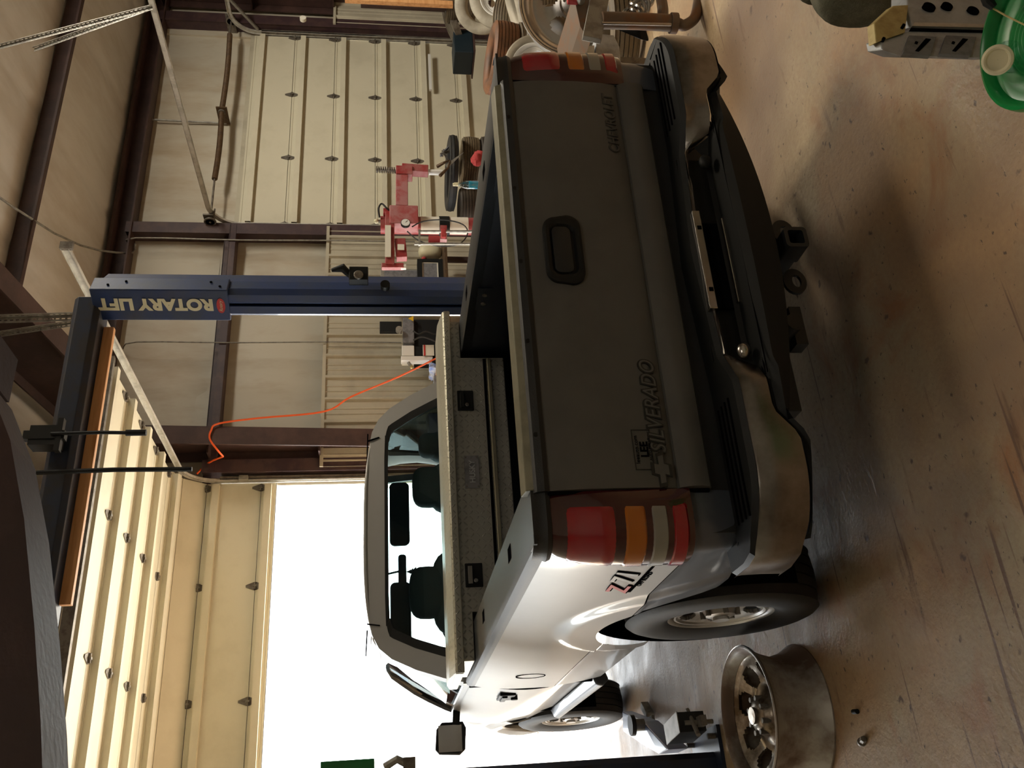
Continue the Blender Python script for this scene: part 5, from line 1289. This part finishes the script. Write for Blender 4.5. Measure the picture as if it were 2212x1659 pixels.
MB().rings([q4, [p+Vector((.02, .10, 0)) for p in q4]], 'whitem').build('pale_plate', eb, smooth=False)
a_ = S(1300, 120, YB); MB().bx(a_.x-.02, a_.x+.03, YB+.03, YB+.08, 0, S(1335, 120, YB).z, 'galvd').build('support_leg', eb, smooth=False)

# ================================================================ near floor objects
M_['steelface'] = mat('dirty_polished_steel', (.5, .45, .38), .28, .9, c2=(.12, .085, .05), scale=6, thr=(.4, .62), bump=.4, bscale=14)
# steel wheel lying on the floor, left
wl = bpy.data.objects.new('discarded_truck_wheel', None); col.objects.link(wl)
wc = atZ(1612, 1548, .25); wc.z = .128; wl.matrix_world = axisT(wc, (.015, -.03, 1), .3)
tag(wl, 'loose steel wheel with round holes lying face up on the floor left of the truck', 'wheel')
m = rim_mesh(.265, .235, 8, (.48, .86), .74, 'steelface', face_a=.07, dish=.045, barrel='rustrim'); m.build('wheel_barrel', wl, local=True)
m = MB().lathe([(.112, .278), (.119, .281), (.122, .275), (.117, .267), (.102, .257), (.088, .253)], 'chromed', 56); m.build('wheel_lip', wl, local=True, label='shiny wavy rim edge')
# engine block with cylinder heads
Yf = -8.86
E0 = atY(2000, 60, Yf)
eng = thing('engine_block', (E0.x+.10, Yf+.1, 0), 'pale aluminium engine with open intake ports standing on the floor behind the green lid', 'engine')
def slab(pts, dv, mt, nm, lab=None, bev=.003, par=None):
    m = MB(); m.rings([pts, [p+Vector(dv) for p in pts]], mt); return m.build(nm, par or eng, smooth=False, bevel=bev, label=lab)
slab([atY(1967, 68, Yf), atY(1902, 90, Yf-.006), atY(1906, 108, Yf-.01), atY(1940, 120, Yf-.014), atY(2150, 126, Yf-.02), atY(2150, 70, Yf)], (.05, .05, 0), 'castal', 'cylinder_head')
slab([atY(1970, 58, Yf+.008), atY(2150, 62, Yf+.008), atY(2150, -60, Yf+.05), atY(1960, -60, Yf+.05), atY(1960, 20, Yf+.02)], (.05, .06, 0), 'castal', 'intake_face')
slab([atY(1968, 60, Yf-.003), atY(2150, 66, Yf-.003), atY(2150, 70, Yf-.003), atY(1968, 66, Yf-.003)], (.0, .03, 0), 'hole', 'joint_line', bev=0)
slab([atY(1975, 48, Yf+.004), atY(2150, 52, Yf+.004), atY(2150, 60, Yf+.001), atY(1970, 56, Yf+.001)], (.0, .02, 0), 'alum', 'ledge', bev=.001)
for k, (x0, x1) in enumerate(((1950, 2018), (2030, 2105))):
    slab([atY(x0+14, 76, Yf-.012), atY(x1+5, 79, Yf-.012), atY(x1-8, 119, Yf-.025), atY(x0, 115, Yf-.025)], (0, .012, 0), 'gasket', 'gasket', bev=.001)
    slab([atY(x0+50, 82, Yf-.016), atY(x0+62, 84, Yf-.016), atY(x0+36, 110, Yf-.026), atY(x0+28, 108, Yf-.026)], (0, .005, 0), 'hole', 'port', bev=.001)
    slab([atY(x0+28, 88, Yf-.018), atY(x0+34, 90, Yf-.018), atY(x0+32, 95, Yf-.020), atY(x0+26, 93, Yf-.020)], (0, .004, 0), 'hole', 'bolt_hole', bev=.001)
for px, py, r in ((2008, 14, .016), (2047, 12, .014), (2103, 22, .015)):
    c = atY(px, py, Yf+.014); m = MB().cyl(c, c+Vector((.0, .02, 0)), r, 'hole', 20); m.build('round_port', eng)
slab([atY(1889, 50, Yf-.002), atY(1893, 92, Yf-.012), atY(1956, 70, Yf-.008), atY(1963, 10, Yf+.012), atY(1930, 12, Yf+.012)], (.02, .03, 0), 'brass', 'end_plate', 'yellowed metal end plate')
for px, py in ((1910, 82), (1953, 53)):
    c = atY(px, py, Yf-.016); m = MB().cyl(c, c+Vector((0, .014, 0)), .004, 'hole', 10); m.build('plate_hole', eng)
a_ = atY(2165, 70, Yf+.05); MB().bx(a_.x, a_.x+.05, a_.y, a_.y+.05, 0, a_.z+.01, 'castal').build('lower_block', eng, smooth=False)
# green bucket with lid
bc = atZ(2222, 70, .37); R_b = .150
bk = thing('green_bucket', (bc.x, bc.y, 0), 'green plastic bucket with a ringed lid at the lower right corner', 'bucket')
T = Matrix.Translation((bc.x, bc.y, 0)) @ Matrix.Rotation(-PI/2, 4, 'Y')
m = MB().lathe([(0, .125), (.02, .13), (.30, .142), (.33, .145)], 'green', 48, T=T); m.build('bucket_wall', bk)
m = MB().lathe([(.315, .148), (.32, .158), (.355, .160), (.372, .156), (.375, .148), (.368, .140), (.352, .136), (.350, .120), (.352, .09), (.349, .085), (.352, .08), (.349, .074), (.352, .068), (.349, .062), (.352, .056), (.349, .05), (.352, .044), (.349, .038), (.352, .03), (.352, .0005)], 'green', 64, T=T); m.build('lid', bk)
sp = atZ(2165, 122, .37); sp2 = atZ(2138, 128, .45)
spt = thing('pouring_spout', (sp.x, sp.y, .352), 'clear flared pouring cup with a cream cap on the green lid', 'spout')
ax = (Vector((sp2.x, sp2.y, .43))-Vector((sp.x, sp.y, .355))); L_ = ax.length
T = axisT(Vector((sp.x, sp.y, .355)), ax)
m = MB().lathe([(0, .032), (.004, .034), (.02, .028), (.045, .022), (L_, .022)], 'clearg', 32, T=T); m.build('cup', spt)
m = MB().lathe([(L_-.004, .022), (L_-.002, .030), (L_+.012, .031), (L_+.014, .026), (L_+.013, .0225), (L_+.008, .020), (L_+.008, .0005)], 'cream', 32, T=T); m.build('cap', spt)
m = MB().tube([atZ(2125, -20, .42), atZ(2135, 5, .41), atZ(2147, 16, .40)], [.012, .012, .008], 'black', 10).tube([atZ(2145, 18, .40), atZ(2175, 35, .385), atZ(2230, 62, .375)], .002, 'brass', 6)
tag(m.build('scribe_tool'), 'black handled tool with a thin wire tip reaching over the green lid', 'tool')
# olive canvas cushion at the top right
oc = atY(1838, -22, -8.62); m = MB()
m.blob(oc+Vector((.0, 0, -.012)), (.095, .095, .118), 'olive', 32, .8)
m.blob(atY(1775, -60, -8.56), (.09, .09, .09), 'olive', 28, .9)
for v in m.bm.verts: v.co += Vector((0, 0, .004*math.sin(v.co.x*60+v.co.y*35)))
tag(m.build('canvas_seat_pad'), 'olive green canvas pad behind the aluminium engine', 'pad')
m = MB().cyl((oc.x+.06, oc.y+.05, 0), (oc.x+.06, oc.y+.05, oc.z-.08), .02, 'black', 14).cyl((oc.x+.06, oc.y+.05, 0), (oc.x+.06, oc.y+.05, .02), .06, 'black', 24)
tag(m.build('pedestal'), 'black pedestal under the olive canvas pad', 'pedestal')
# loose bits on the floor
c = atZ(1862, 1602, .01); m = MB().cyl(c, c+Vector((.006, -.03, .006)), .012, 'galvd', 6).cyl(c+Vector((0, 0, 0)), c+Vector((-.002, .01, -.002)), .016, 'galvd', 16); tag(m.build('loose_bolt', bevel=.001), 'short steel bolt lying on the floor near the loose wheel', 'bolt')
c = atZ(1848, 1537, .008); m = MB().cyl(c+Vector((-.002, -.014, 0)), c+Vector((.002, .018, 0)), .009, 'black', 12); tag(m.build('black_plug'), 'small black plug lying on the floor beside the loose steel wheel', 'plug')
# stand piece near the left post: bright bracket
c = atZ(1398, 1535, .03); m = MB().box(c+Vector((0, 0, .0)), (.14, .05, .05), 'galv', R=Matrix.Rotation(.9, 3, 'Z')).box(c+Vector((-.09, -.12, .03)), (.06, .22, .02), 'galv'); tag(m.build('steel_bracket', smooth=False, bevel=.003), 'bright steel bracket lying on the floor at the tip of the lift arm', 'bracket')
